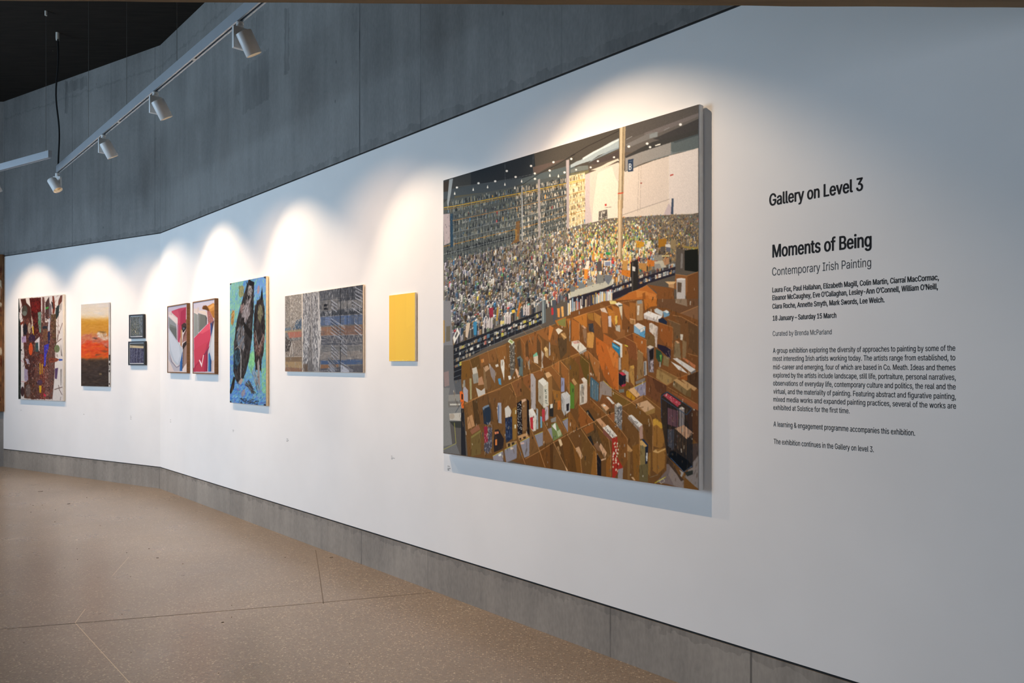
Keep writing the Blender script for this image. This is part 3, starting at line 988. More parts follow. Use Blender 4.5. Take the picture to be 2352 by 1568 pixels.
# cardboard bins, upper and left part
p.script('''
E #6e4c2b 315 880 430 850 560 790 800 690 1080 560 1280 490 1440 430 1660 350 1820 240 1944 180 1944 1600 350 1600 330 1400 310 1150
E #745026 315 880 430 850 445 1080 400 1130 320 1140
E #5f4526 440 850 565 795 590 980 480 1000
E #7a5230 570 790 690 760 710 900 600 960
E #7b5330 690 760 805 690 820 880 720 900
E #80562f 820 690 950 640 980 1000 850 880
E #6a4a2c 1080 560 1160 540 1220 640 1230 1010 1110 1010
E #80522d 1160 540 1280 500 1330 650 1340 900 1235 1000
E #85552f 1290 500 1390 460 1460 580 1470 870 1340 760
E #8b5a32 1390 460 1580 390 1600 620 1500 560
E #a8672f 1660 300 1820 240 1820 400 1700 370
E #7c7a45 1690 310 1815 255 1815 390 1720 365
E #a9672f 1830 280 1944 250 1944 620 1900 620
E #b5713a 1580 360 1640 400 1590 590 1565 560
E #7c5230 1640 400 1740 360 1690 660 1600 640
E #57402a 1110 600 1160 560 1190 1000 1120 1000
E #5c4129 1235 640 1270 560 1290 900 1245 1000
E #594029 1400 520 1450 620 1460 900 1400 800
E #55412c 1700 560 1830 520 1830 760 1740 860
E - #b98a5a 0.7 315 880 430 850 560 790 800 690 960 640
E - #b98a5a 0.7 1080 560 1280 490 1440 430 1660 350
E - #a87a4c 0.6 430 850 480 1000
E - #a87a4c 0.6 690 720 720 900
E - #a87a4c 0.6 805 690 850 880 980 1010
E - #a87a4c 0.7 1160 540 1225 640 1235 1000
E - #a87a4c 0.7 1280 500 1340 660
E - #a87a4c 0.7 1390 460 1470 590 1470 870
E - #a87a4c 0.6 1200 435 1250 490
E - #a87a4c 0.6 1305 405 1385 460
E - #a87a4c 0.6 1425 350 1480 410
E #5c564f 1005 640 1080 600 1085 1010 1020 1150
E #c9d0b8 980 595 1010 555 1075 600 1040 640
E #8f9a60 1000 590 1020 568 1060 600 1035 620
E #bcb4a8 465 980 530 955 550 1040 480 1065
E #8d887e 470 1065 550 1040 570 1180 490 1200
E #b08d6f 630 965 690 935 720 985 660 1030
E #7d6245 630 965 660 1030 690 1290 640 1280
E #6b4e33 660 1030 720 985 740 1240 690 1290
E #857a78 705 900 800 1020 800 1200 740 1090
E #c5bdb2 800 930 840 915 850 950 812 965
E #d0cbc4 880 860 920 850 935 900 930 1160 880 960
E #4f88ad 840 1130 880 1120 890 1220 855 1210
E #b7763c 595 850 635 840 640 890 600 900
E #cfa88a 1080 990 1110 985 1160 1090 1130 1120
E #d6d0c8 985 1090 1020 1085 1035 1130 1000 1150
E #93603f 1230 830 1265 810 1300 850 1270 890
E #8f8478 1270 890 1300 850 1300 1000 1280 1000
E #5c6a6a 1110 830 1160 800 1200 860 1200 1100 1140 1080 1150 900
E #2f3640 1120 850 1160 830 1165 960 1140 960
E #6fae93 1350 790 1400 750 1415 800 1350 822
E #c9b8a6 1350 822 1415 800 1420 920 1360 900
E #d9b77e 1500 700 1530 670 1560 710 1520 750
E #b08f62 1520 750 1560 710 1570 880 1510 890
E #b3a598 1465 720 1500 770 1500 980 1470 980
E #a5a0a0 1575 600 1590 620 1600 860 1575 860
E #d9cdbb 1670 430 1710 405 1775 440 1710 500
E #a27a4c 1740 490 1800 470 1830 540 1790 580
E #c9a06a 1740 490 1760 480 1830 545 1815 560
E #a8a9a8 1870 300 1900 300 1900 600 1870 600
E #4f7f9c 1878 340 1890 340 1890 480 1878 480
E #80532f 1330 1050 1480 1000 1500 1080 1420 1150
E #86572f 1480 1000 1600 960 1740 1100 1740 1300 1620 1090
E #9b6234 1610 950 1720 890 1720 1060
E #8d5a30 1740 880 1850 1000 1870 1350 1750 1050
E #7f5a30 1760 870 1944 800 1944 1100 1870 1000 1780 880
E #6b4526 1500 790 1640 900 1500 990 1480 900
E #80562e 1640 740 1730 880 1640 900 1560 830
E #6d4a2a 360 1490 540 1400 560 1600 370 1600
E #654527 550 1400 700 1330 720 1600 570 1600
E #74502e 700 1330 880 1260 890 1600 790 1600
E #7b5130 1030 1190 1180 1120 1180 1370 1110 1400
E #80512e 1200 1110 1310 1060 1320 1330 1210 1200
E #a87d5e 560 1120 610 1090 640 1210 555 1220
E #b9b2aa 520 1250 600 1300 650 1260 660 1350 560 1400
E #8a857c 340 1150 370 1140 370 1250 335 1260
E #a09aa2 335 1260 370 1240 410 1290 410 1470 350 1440
E #9a8f66 430 1120 460 1120 465 1420 440 1430
E - #c08a52 0.8 360 1480 540 1395 880 1260 1030 1190 1180 1115 1310 1060 1480 1000 1600 955 1720 885 1944 800
E - #c08a52 0.7 1310 1050 1240 840
E - #c08a52 0.8 1480 1000 1330 880
E - #c08a52 0.9 1610 955 1740 1100
E - #d0955a 0.9 1720 885 1720 1060
E - #d0955a 0.9 1740 880 1860 1010 1870 1350
E - #c08a52 0.8 1480 1000 1620 1220
E - #c08a52 0.8 1030 1190 1110 1400
E #a69d9d 1310 1060 1345 1060 1385 1140 1385 1600 1320 1600
E #cfa477 1505 1060 1570 1035 1620 1090 1550 1130
E #8c6238 1550 1130 1620 1090 1625 1600 1570 1600
E #d8d2c8 1420 1160 1490 1118 1565 1190 1500 1245
E #b3ab9d 1420 1160 1500 1245 1500 1550 1425 1460
E #c8c2b4 1500 1245 1565 1190 1572 1520 1500 1560
E #97683a 1630 1290 1745 1330 1740 1470 1660 1480
E #8d8fae 1750 1120 1800 1130 1800 1320 1750 1330
E #a3a1a4 1750 1370 1830 1330 1890 1390 1800 1450
E #b5672f 1700 1460 1745 1450 1745 1600 1700 1600
E #8f8a84 130 1360 285 1345 290 1600 130 1600
E #d9652a 290 1310 320 1300 342 1340 352 1600 310 1600
G #807e7c 58 0 150 0 130 100 350 240 370 970 58 930
G #5a5552 150 500 330 560 370 970 200 950
G #6c6a6a 60 840 240 800 300 960 58 930
G #8d8882 130 100 300 95 310 180 130 190
G #75706c 120 195 310 195 310 270 130 280
G #c0bab0 150 228 300 228 300 252 150 252
G #bab2a8 140 370 310 360 315 475 150 462
G #3a3b38 140 480 320 480 340 580 220 570
G #26262b 310 300 350 300 385 975 315 965
G #d9652a 290 60 320 45 345 90 352 300 320 290 297 150
G #1d1c20 315 90 335 90 335 170 318 170
G - #4a4e58 1.2 230 355 330 200
G - #b5ad50 0.9 215 500 240 800 60 885
''')
p.ellipse('G', '#a89a8c', 180, 410, 38, 40)
for k in range(12):
    p.line('E', '#6d675c', [1430, 1190 + k * 24, 1490, 1250 + k * 24], 0.6)
for sg in ([1518, 1280, 1522, 1330], [1545, 1290, 1520, 1305, 1545, 1330], [1522, 1350, 1545, 1345], [1522, 1375, 1545, 1385, 1522, 1400, 1545, 1410, 1522, 1420],
           [1535, 1440, 1522, 1455, 1545, 1460, 1545, 1440], [1520, 1480, 1550, 1485, 1555, 1500]):
    p.line('E', '#3f4a44', sg, 1.0)
# lower left bins and what they hold
p.script('''
G #6b4a2a 350 240 540 150 880 25 930 320 1944 330 1944 1240 1240 1110 1000 1050 410 985 370 500
G #7a5430 360 240 540 150 570 480 420 400
G #4d3822 470 190 540 160 590 520 510 540
G #65462a 545 150 700 80 760 530 770 700 600 560
G #6d4b2c 700 80 880 25 930 500 860 560 780 380
G #503a26 690 100 740 250 780 500 720 460
G #6b5733 450 700 600 600 600 955 460 990
G #7f7040 455 705 595 610 595 640 460 730
G #b0835c 400 430 470 385 510 550 410 600
G #8a5a43 440 620 560 530 590 600 470 672
G - #7a5236 0.8 425 410 470 580
G #26303f 620 290 650 270 710 250 740 330 740 480 700 540 640 520
G #6f7c8c 620 290 650 265 710 245 715 270 650 300 630 330
G #8a2a3c 640 560 690 560 700 780 650 800
G #4a4650 700 560 760 580 760 850 700 960 640 900 650 800 700 780
G #9a9aa5 840 220 890 220 895 520 850 510 830 350
G #5f6c88 840 260 858 255 860 500 848 480
G #2b2426 800 610 850 600 930 740 920 880 790 930 780 800
G #d07a58 795 640 850 630 855 660 800 675
G #d07a42 805 750 830 742 832 830 806 832
G #c4bdb5 940 300 990 260 1040 340 1020 420 950 440
G #232c44 945 440 1045 420 1050 740 960 800
G #86622f 1050 310 1110 280 1110 740 1060 770
G #c8c0a8 1090 330 1106 325 1106 380 1090 385
G #c8c0a8 1080 540 1104 535 1104 590 1082 592
G #1f1c20 1115 230 1180 190 1195 670 1130 710
G #7d5c3e 1190 220 1250 190 1260 600 1200 650
G #c9a489 1180 180 1240 165 1255 190 1190 222
G #1d191a 1260 170 1290 200 1300 700 1262 650
G #dcd5cc 1285 325 1340 300 1395 400 1345 430
G #cfc6bd 1285 325 1345 430 1395 400 1390 625 1350 640 1310 580 1290 420
G #b02f38 1303 440 1346 425 1352 620 1315 590
G #9a9fa0 1395 300 1420 320 1425 600 1395 612
G #6f9ab0 1450 420 1480 430 1480 580 1455 590
G #b23a42 1475 310 1520 330 1515 500 1480 490
G #b5aab0 1520 290 1565 280 1570 460 1525 490
G #2a2828 1580 260 1640 240 1640 430 1580 420
G #d8d2c6 1595 250 1632 240 1630 300 1596 310
G #8b8690 770 985 920 905 920 1065 780 1045
G #85818a 940 900 1115 810 1115 1020 960 1085
G #87828a 1160 790 1300 720 1295 995 1230 1035
G #87828a 1370 690 1490 640 1490 835 1430 865
G #8b8690 1550 610 1620 580 1640 765
G #8b8690 1770 500 1850 450 1850 655
G #a27f55 960 800 1110 770 1110 800 970 870
G #3a2f26 985 810 1020 800 1020 850 990 860
G #3a2f26 1040 795 1080 785 1080 820 1045 830
G #b58a60 1130 700 1250 660 1290 715 1150 770
G #3a2f26 1150 735 1180 725 1180 755 1155 760
G #3a2f26 1205 715 1245 705 1245 735 1210 742
G - #d6c13c 1.0 770 985 920 908
G - #d6c13c 1.0 940 895 1115 805
G - #d6c13c 1.0 1160 787 1300 716
G - #d6c13c 1.0 1370 690 1490 640
G - #d6c13c 1.0 1740 495 1850 445
G #d8d4c8 850 965 890 945 895 980 855 990
G #c9b8a8 1020 865 1060 850 1068 885 1025 900
G #c9a8a0 1165 795 1220 790 1220 815 1170 825
G #6f4c2c 905 870 935 890 965 1085 940 1065
G #6a4a2c 1110 770 1160 830 1240 1110 1080 1075 1120 1000
G #74502e 1310 580 1430 880 1300 1000 1300 720
G #7d5430 1490 480 1640 775 1490 835 1490 640
G #80562f 1680 400 1840 665 1650 775 1640 600
G #8a5a2d 1860 340 1944 480 1944 625 1850 665
G #7a5530 1700 420 1780 470 1760 560 1690 520
G #6b4320 1440 880 1640 800 1640 1190 1440 1130
G #54361c 1590 820 1640 800 1640 1190 1600 1180
G #6a4421 1650 780 1840 690 1944 850 1944 1230 1850 1190
G #6b4525 1080 1075 1430 930 1420 1130 1240 1110
G #5a3c20 1660 800 1760 760 1830 1180 1700 900
G #86807a 1600 460 1680 430 1680 500 1610 510
G #6f7d4a 1610 540 1680 510 1780 700 1640 778
G #a8b088 1690 640 1740 610 1760 690 1710 720
G #e0ddd2 1620 560 1670 515 1690 640
G #c3bfbd 1750 100 1830 65 1890 130 1800 180
G #a5a2a0 1750 105 1800 180 1800 420 1760 330
G #b9b6b5 1800 180 1890 130 1880 350 1800 412
G #2a2628 1828 250 1868 235 1864 340 1830 352
G #90602c 1625 50 1740 60 1735 190 1660 205
G #d8b890 1710 760 1750 750 1775 830 1745 860
G #95704a 1690 860 1720 850 1750 960 1740 980
G - #c68f5c 0.9 1430 880 1525 1155
G - #c68f5c 0.9 1640 790 1840 1195
G - #c68f5c 0.9 1840 680 1944 860
G - #c68f5c 0.9 1240 1030 1430 930 1640 800 1840 690 1944 640
G - #b98050 0.9 1310 580 1430 880
G - #b98050 0.9 1490 480 1640 775
G - #b98050 0.9 1690 400 1845 665
G - #b98050 0.9 1110 770 1240 1110
G - #b98050 0.7 360 240 540 150 700 80 880 25
G - #a8774c 0.7 1000 0 1100 120 1110 280
G #dcae82 1780 1080 1850 1195 1840 1230 1800 1110
''')
for k in range(70):
    x, y = rng.uniform(1122, 1185), rng.uniform(230, 690)
    p.poly('G', '#cfcac4', [x, y, x + 7, y - 2, x + 6, y + 9, x, y + 10])
for k in range(60):
    x, y = rng.uniform(650, 760), rng.uniform(480, 930)
    p.line('G', '#b8b6bc', [x, y, x + rng.uniform(-8, 8), y + rng.uniform(15, 45)], 0.5)
for k in range(26):
    x, y = rng.uniform(950, 1040), rng.uniform(450, 730)
    p.line('G', '#5a6684', [x, y, x + 2, y + rng.uniform(20, 60)], 0.6)
for k in range(60):
    x, y = rng.uniform(1000, 1085), rng.uniform(640, 1000)
    p.poly('E', '#b8b2a8' if rng.rand() < .6 else '#2f2d2c', [x, y, x + 9, y - 3, x + 9, y + 9, x, y + 12])
# right-hand bins
p.script('''
D #7c4e2b 1110 1230 1500 1290 1500 1600 1260 1600 1250 1350
D #b0672f 840 1350 960 1310 1110 1240 1250 1370 1255 1600 600 1600 600 1480 760 1400
D #c27a3c 950 1310 1110 1330 1140 1380 960 1420
D #8f5428 1040 1360 1080 1340 1100 1600 1050 1600
D #c0763a 1110 1340 1250 1380 1250 1560 1150 1480
D #70482a 1690 1100 1850 1050 1850 1600 1660 1600
D #8a5a36 1520 1090 1690 1110 1690 1340 1680 1400 1500 1290
D #d2ab7c 1370 1190 1530 1190 1500 1225 1420 1232
D #b58a60 1420 1232 1500 1225 1500 1290 1420 1270
D #b9b0ac 1535 1150 1665 1150 1660 1480 1535 1480
D #d8d0cc 1535 1150 1600 1140 1665 1150 1655 1170 1545 1170
D #5a4a3e 1545 1200 1610 1210 1600 1350 1545 1340
D - #c28a58 0.8 1520 1085 1690 1110 1850 1050
D - #c9925c 0.8 840 1350 960 1310 1110 1240
F #744a29 0 180 500 20 1060 0 1250 0 1850 0 1850 1600 0 1600
F #6a4a33 1250 0 1850 0 1850 120 1580 210 1380 130 1250 120
F #8a7460 1510 0 1680 0 1690 110 1520 60
F #7d5a41 1590 210 1850 110 1850 310
F #6e4a2d 1480 230 1600 250 1840 390 1840 830 1690 790 1590 600 1560 360
F #5d422b 1700 340 1840 400 1840 820 1720 700
F #b06e30 30 260 120 230 240 190 240 400 160 370 130 330
F #a5632e 20 270 130 340 135 580 20 600
F #a9743a 340 180 440 240 440 400 350 300
F #94672f 240 200 330 190 340 310 260 280
F #a06233 440 130 540 190 540 490 470 480
F #b0702f 520 100 640 180 640 400 560 250
F #a3652f 590 80 740 140 740 480 680 420 620 170
F #9c6030 750 50 860 110 860 330 790 240
F #98602f 850 40 945 60 945 300 870 260
F #7f5630 420 50 520 110 440 130
F #b36a2c 1060 0 1255 0 1255 100 1160 110 1080 160
F #8a5a34 630 470 700 420 790 440 790 530 690 560
F #b5622a 370 540 690 750 695 1310 600 1280 480 1100 375 760
F #9a5526 500 900 560 1030 640 1290 600 1280 480 1100
F #c47236 520 660 680 770 690 1000 620 960
F #a8602e 480 490 660 600 600 690 480 610
F #96612d 750 640 840 680 850 1180 740 1010
F #7b4a2c 780 540 960 640 970 890 860 850 790 640
F #9a5a2a 800 530 910 490 1100 590 1090 860 970 700 900 580
F #744527 800 530 905 490 915 600 850 590
F #6f5334 1090 470 1220 530 1220 700 1100 660
F #7a4c2b 1070 270 1480 410 1470 740 1250 640 1240 550 1090 470
F #8d5229 1280 350 1480 420 1470 700 1370 660 1300 560
F #6b5138 1400 290 1590 370 1590 560 1500 600 1490 430
F #6c432b 1100 1080 1390 1250 1390 1420 1300 1350 1290 1500 1100 1380
F #5a3826 1180 1130 1390 1255 1390 1400 1250 1330
F #6f4627 1680 790 1840 830 1840 970 1690 900
F #7d4f2b 1410 950 1470 910 1710 1080 1570 1140 1410 1040
F #85633b 1270 990 1560 1140 1400 1240 1240 1140
F #9a7a4c 1250 1010 1340 1060 1470 1140 1460 1200 1390 1240 1240 1140
F #4a3424 1600 1140 1850 1050 1850 1310 1590 1150
F #8d4f24 1580 1140 1690 1090 1690 1180 1620 1170
F #6b4527 1420 1280 1480 1200 1850 1340 1850 1530
F #6d4d26 0 830 10 820 130 950 130 1300 0 1110
F #5f4a22 150 780 270 890 280 1250 210 1150 140 900
F #8a5c30 0 810 120 770 150 800 30 850
F #9a6234 170 770 260 740 420 900 420 1180 380 1150 290 880
F #5c4424 260 750 290 880 380 1150 320 1050 270 890
F #8f8078 430 1190 480 1170 600 1290 600 1400 460 1370 420 1480
F - #d6b93c 0.9 480 1170 605 1287
F #8c8494 910 1275 1090 1190 1090 1385 1000 1400 920 1295
F - #d6c13c 0.9 905 1275 1090 1185
F #6a4a28 800 1200 900 1270 820 1310 790 1390
F - #c28a58 0.8 0 820 120 770 250 735
F - #c28a58 0.8 130 790 275 920 280 1250
F - #c28a58 0.8 265 750 420 900 422 1170
F - #c28a58 0.8 20 270 235 195 400 150 590 80 750 40 940 10
F - #c28a58 0.8 130 330 135 580
F - #c28a58 0.7 440 240 440 400
F - #c28a58 0.7 540 190 640 180 645 400
F - #c28a58 0.7 740 150 742 480
F - #c28a58 0.7 660 580 780 540 910 490
F - #c28a58 0.8 780 540 960 640 970 880
F - #c28a58 0.8 910 490 1100 590 1095 860
F - #c28a58 0.8 1070 270 1480 410 1475 740
F - #a5805c 0.8 1400 290 1590 370
F - #c28a58 0.9 1480 235 1600 255 1840 390
F - #c28a58 0.9 1590 210 1850 105
F - #b98452 0.8 1100 1080 1400 1245 1560 1140 1850 1040
F - #b98452 0.8 1270 985 1560 1140
F - #b98452 0.8 1410 1270 1850 1530
F - #b98452 0.8 1700 790 1840 830
F - #d08a50 1.0 690 750 695 1310
F #d8cfc2 20 600 120 585 235 700 230 730 130 765 20 655
F #c79a90 30 610 110 590 150 620 60 640
F #9a958e 130 765 232 705 235 740 135 790
F #c08a4a 245 480 330 460 345 520 330 700 240 690
F #3a3a40 260 350 330 340 345 480 270 450
F #c99a78 155 375 180 365 235 410 215 425
F #8b6a50 175 420 235 410 235 640 200 600
F #cfb9a8 430 130 500 120 540 200 450 170
F #c6bcc0 548 240 590 235 595 400 550 390
F #d8ae50 645 240 680 230 680 360 650 360
F #b5aca0 650 380 720 370 720 470 660 450
F #d9c27c 560 20 650 20 680 60 580 70
F #e0d8cf 645 65 700 40 755 70 700 105
F #4a5a5a 690 80 755 75 750 110 700 105
F #cfc0a8 700 105 750 90 750 300 735 260
F #c99a70 860 270 940 290 940 370 870 350
F #a57a4c 870 290 930 305 930 365 875 350
F #a07c58 950 30 1050 20 1050 300 960 310
F #8a8a88 960 20 1030 10 1040 60 970 70
F #cfc4b8 970 90 1000 90 990 230 965 230
F #dccfc6 920 370 980 340 1085 395 1000 440
F #7fa3bd 920 372 1000 440 1000 520 920 480
F #5b94b8 1000 440 1085 395 1080 560 1000 525
F #d8d4d0 1010 440 1075 405 1075 450 1010 480
F #e3dbd5 1060 210 1130 170 1330 250 1270 310 1070 265
F #c0b5b0 1060 215 1270 310 1275 340 1065 280
F #bcbfc0 1210 150 1250 130 1340 180 1330 250 1220 190
F #6c8fa8 1340 180 1390 160 1440 195 1430 240 1350 270
F #d0d4d4 1340 178 1390 158 1440 193 1395 205
F #232a3d 1270 290 1340 270 1400 330 1390 370 1280 330
F #cfc0b4 1140 350 1170 340 1265 400 1250 700 1230 690 1220 540 1140 460
F #b9a8a0 1225 420 1265 400 1250 700 1232 690
F #2f7396 605 615 720 690 718 840 690 780 605 690
F #6aa5c0 612 640 700 695 700 720 612 668
F #e0dbd2 612 600 640 585 750 645 722 665
F #d4cec6 720 665 750 645 750 835 722 842
F #a79a92 700 840 730 842 735 1012 700 1020
F #d0c14a 785 650 830 670 835 690 790 670
F #aca29a 740 1030 780 1015 845 1050 845 1200 800 1180 800 1080
F #1f1d28 700 1060 760 1050 805 1090 800 1242 740 1260 700 1222
F #c0394a 700 1058 760 1048 806 1088 760 1102
F #b02f48 740 1235 800 1215 800 1245 745 1262
F #6f7068 700 1300 780 1290 780 1340 710 1345
F #8a6a45 960 1170 970 890 975 740 1050 790 1056 1120
F #a5855c 975 740 990 730 1060 785 1050 795
F #a97d43 860 960 920 990 930 1260 880 1200 850 1080
F #d0a050 870 960 915 950 925 990 890 1010
F #6a5d5d 1105 700 1150 720 1210 690 1205 1062 1130 1052
F #cbbcae 1105 690 1150 665 1210 690 1150 722
F #221c1e 1140 745 1205 705 1200 860 1150 885
F #b5a8ae 1160 900 1200 880 1200 1050 1150 1050
F #b0aaa5 1060 900 1100 890 1105 1090 1065 1112
F #2a2e36 1072 910 1084 905 1084 1090 1074 1095
F #7a7068 940 1190 1080 1130 1085 1180 950 1230
F #2a2230 1260 650 1370 680 1450 730 1450 870 1370 800 1260 700
F #2b4434 1240 720 1310 760 1340 830 1310 960 1240 850
F #6f9a4a 1290 810 1322 800 1312 920
F #7d6a48 1350 810 1430 850 1420 980 1340 950
F #a59c94 1280 900 1305 905 1305 985 1285 980
F #7f6a4e 1510 610 1580 640 1600 860 1490 840
F #c99a74 1515 605 1545 605 1585 635 1550 645
F #84694a 1620 590 1680 620 1670 860 1620 860
F #c9beb0 1590 510 1630 510 1620 600 1590 592
F #d8cfc8 1450 900 1600 980 1700 1080 1560 1020
F #cfc6bf 1480 860 1540 850 1810 1020 1740 1062
F #b8704a 1620 860 1650 850 1810 960 1800 1010
F #6a6766 1740 1062 1810 1025 1815 1050 1740 1088
F #b58d5e 1490 1170 1540 1150 1750 1280 1690 1322
F #b38a5e 1600 1170 1630 1160 1830 1290 1790 1332
F #6a5233 1690 1322 1750 1280 1740 1430 1640 1380
F #7a6242 1490 1175 1690 1322 1660 1390 1480 1260
F #d0a373 830 1300 920 1270 1010 1380 960 1420
F #b5801f 808 1330 835 1310 945 1420 920 1465 810 1400
F #55772f 0 1180 60 1240 60 1600 0 1600
F #b58a5a 20 1160 50 1130 105 1210 70 1242
F #7d5f36 60 1242 110 1200 120 1400 70 1600
F #c2b7a8 135 1220 200 1200 205 1500 135 1522
F #8f8478 160 1260 195 1250 198 1480 165 1490
F #cbb9a9 160 1140 200 1118 245 1160 245 1480 205 1500 200 1220
F #d8cabc 160 1140 200 1118 245 1160 200 1185
F #c9b9a8 285 1060 300 1050 315 1080 300 1100
F #46606e 290 1150 300 1110 415 1210 410 1450 390 1470 290 1400
F #7a4c2c 455 1380 640 1520 640 1600 450 1600
F #d3cbc2 520 1410 550 1400 640 1500 620 1510
F #6f5028 600 1280 880 1480 760 1550 640 1480 600 1400
F #71492a 890 1470 1060 1380 1280 1600 890 1600
F - #c28a58 0.9 610 1285 885 1480 1060 1385
''')
for x in (320, 345, 370, 396):
    p.line('F', '#c9d2d6', [x, 1150 + (x - 300) * 0.75, x, 1440], 0.8)
    p.line('F', '#26323c', [x - 10, 1150 + (x - 300) * 0.75, x - 10, 1440], 0.7)
for k in range(14):
    x, y = rng.uniform(1380, 1450), rng.uniform(700, 860)
    p.line('F', '#c9a8a0', [x, y, x + 8, y + 18], 0.5)
for k in range(40):
    x, y = rng.uniform(1140, 1200), rng.uniform(880, 1040)
    p.line('F', '#3c3236', [x, y, x + 3, y + 25], 0.5)
# foreground bins, lower right, and the caged trolley
p.script('''
H #6a4727 0 250 1390 250 1850 300 1850 1470 0 1180
H #715327 600 0 900 180 750 230 640 120
H #7d5029 290 110 520 350 460 380 300 230
H #8a5228 120 190 340 440 330 460 150 520 120 420
H #80532a 0 290 130 520 0 590
H #5f3f1f 0 690 130 880 170 1180 0 1150
H #7a4f24 30 720 150 960 170 1180 100 1160
H #6b4a26 170 540 360 830 385 1220 250 1200 170 1050
H #8a5a28 340 850 390 900 385 1220 300 1200
H #5b4329 180 540 330 460 560 690 580 900 510 1000 390 780
H #8a5228 180 540 330 465 350 560 240 620
H #6b4824 340 440 560 700 590 1240 510 1230 510 880
H #8a5626 520 1000 585 920 590 1240 520 1240
H #7a4d27 530 340 740 580 820 680 830 1000 760 1110 690 950 680 650 560 450
H #8d5630 530 340 640 320 640 450 600 420
H #6d4a29 760 300 840 350 1000 560 1010 1300 920 1280 900 830 830 660
H #7f5426 900 800 1000 760 1010 1300 920 1290
H #6f4c27 760 240 890 180 1160 370 1190 500 1190 880 1050 560 1000 430 840 340
H #5d4024 1050 480 1180 500 1190 880 1100 700
H #77502b 890 170 1060 70 1390 330 1390 580 1250 460 1200 380
H #8d5f38 900 165 1055 80 1050 140 950 190
H - #d09a68 1.1 0 600 150 530 330 450 520 350 640 310
H - #c48c58 0.9 750 235 890 172 1060 70
H - #c48c58 0.9 150 530 370 850 390 1200
H - #c48c58 0.9 0 690 150 960 172 1180
H - #c48c58 0.9 120 190 340 440 560 700 588 900 592 1230
H - #c48c58 0.9 290 110 530 345 750 590 825 690 832 1000
H - #c48c58 0.9 630 170 840 345 1000 550 1008 1290
H - #c48c58 1.0 600 0 890 172 1160 370 1195 500 1192 900
H - #b07c4c 0.9 1060 70 1390 330 1392 600
H #c49c78 950 190 1110 140 1225 250 1080 312
H #94703f 1080 312 1225 250 1222 322 1110 357
H #8f6a48 1010 240 1060 228 1060 245 1015 255
H #c08f3a 1190 420 1240 400 1375 520 1310 552 1250 492 1200 512
H #916330 1200 512 1250 492 1310 552 1370 520 1362 790 1300 832 1200 800
H #7c5228 1245 520 1258 512 1262 800 1246 800
H #8f6231 1190 880 1240 840 1380 830 1362 1110 1260 1205 1190 1150
H #c79a60 1190 880 1240 845 1260 880 1380 828 1378 850 1262 905
H #7c5228 1250 900 1262 900 1262 1190 1250 1190
H #d8cfc8 840 360 890 345 1045 490 990 532
H #a98577 990 532 1045 490 1052 690 1010 702
H #8a7a70 840 362 990 532 1005 600 830 400
H #c79d63 1010 720 1060 710 1125 790 1085 812 1010 782
H #23304a 1030 705 1060 700 1130 785 1115 800
H #1e2433 1085 812 1128 790 1112 1050 1085 1062
H #7f6b43 1010 782 1085 812 1085 1060 1010 1072
H #d8d4d0 1095 900 1118 890 1114 1010 1098 1020
H #66583a 1000 1072 1132 1050 1122 1320 1000 1300
H #8a6230 1130 900 1165 890 1160 1240 1125 1200
H #c3916b 370 410 430 390 530 500 470 532
H #e2d6cb 470 532 545 490 682 650 610 682
H #7d4c40 470 535 610 682 610 740 480 620
H #a02f24 605 682 682 660 692 900 662 920 762 1100 700 1160 642 1255 610 1250
H #8f8585 690 1130 762 1110 762 1275 690 1265
H #cfc6bd 640 200 700 170 752 215 690 242
H #8a8580 640 205 690 242 690 480 640 440
H #6d6a6c 690 242 752 215 745 575 690 520
H #cf9f78 440 200 490 180 567 250 520 292
H #7d6246 440 205 520 292 540 350 480 300
H #e0d6cc 470 205 500 195 520 215 490 228
H #d6cfc6 525 85 560 90 642 180 610 192
H #c79a72 80 820 130 795 187 940 160 982
H #7c5a42 340 770 400 730 452 880 392 850
H #c99b78 420 800 442 750 532 890 500 972
H #d6ab88 440 990 522 960 512 985 450 1007
H #1e1a1e 390 900 450 1000 452 1225 392 1205
H #2a2624 250 660 300 640 345 770 330 790
H #b88958 830 770 905 860 860 892 830 862
H #7e5a33 830 890 870 880 862 1285 830 1270
H #c9a078 880 1245 910 1240 945 1290 920 1290
H #282624 230 290 260 270 360 430 340 440
H #73625e 1390 950 1480 1040 1560 1200 1640 1290 1640 1420 1400 1345 1240 1320 1390 1150
H #86766f 1450 1100 1560 1200 1640 1300 1640 1420 1500 1370 1420 1220
H #4a3c38 1640 800 1850 760 1850 960 1760 1060 1640 1000
H #7f7470 1760 1050 1850 940 1850 1420 1640 1265
H #6f4a25 1650 1245 1850 1430 1850 1450 1640 1410
H #46352a 1390 950 1480 1040 1560 1200 1640 1290 1600 1310 1540 1210 1420 1060 1390 1060
H #2a2422@0.85 1310 60 1390 20 1760 270 1772 1110 1640 1172 1400 950 1310 400
H #4a2f22@0.8 1660 360 1850 220 1850 780 1770 700
H #8d5232 1420 0 1850 210 1850 300 1780 260
H #a23a45 1340 70 1400 40 1602 180 1550 242
H #6d4a50 1410 250 1560 300 1560 540 1410 490
H #8d8280 1570 262 1610 235 1650 262 1642 560 1570 520
H #c9bfb4 1570 262 1610 235 1650 262 1612 280
H #c79878 1510 550 1642 500 1782 620 1680 702
H #44352a 1510 555 1680 702 1680 920 1520 800
H #4c4a50 1410 560 1500 560 1500 860 1410 800
H #0f1216 1440 880 1500 870 1700 1010 1760 1080 1640 1170 1430 960
''')
for k in range(34):
    x, y = rng.uniform(610, 690), rng.uniform(700, 1150)
    p.poly('H', ['#d8c4a8', '#c9b090', '#7a241c', '#e0d4c0'][rng.randint(4)], [x, y, x + 14, y - 10, x + 18, y + 14, x + 2, y + 26])
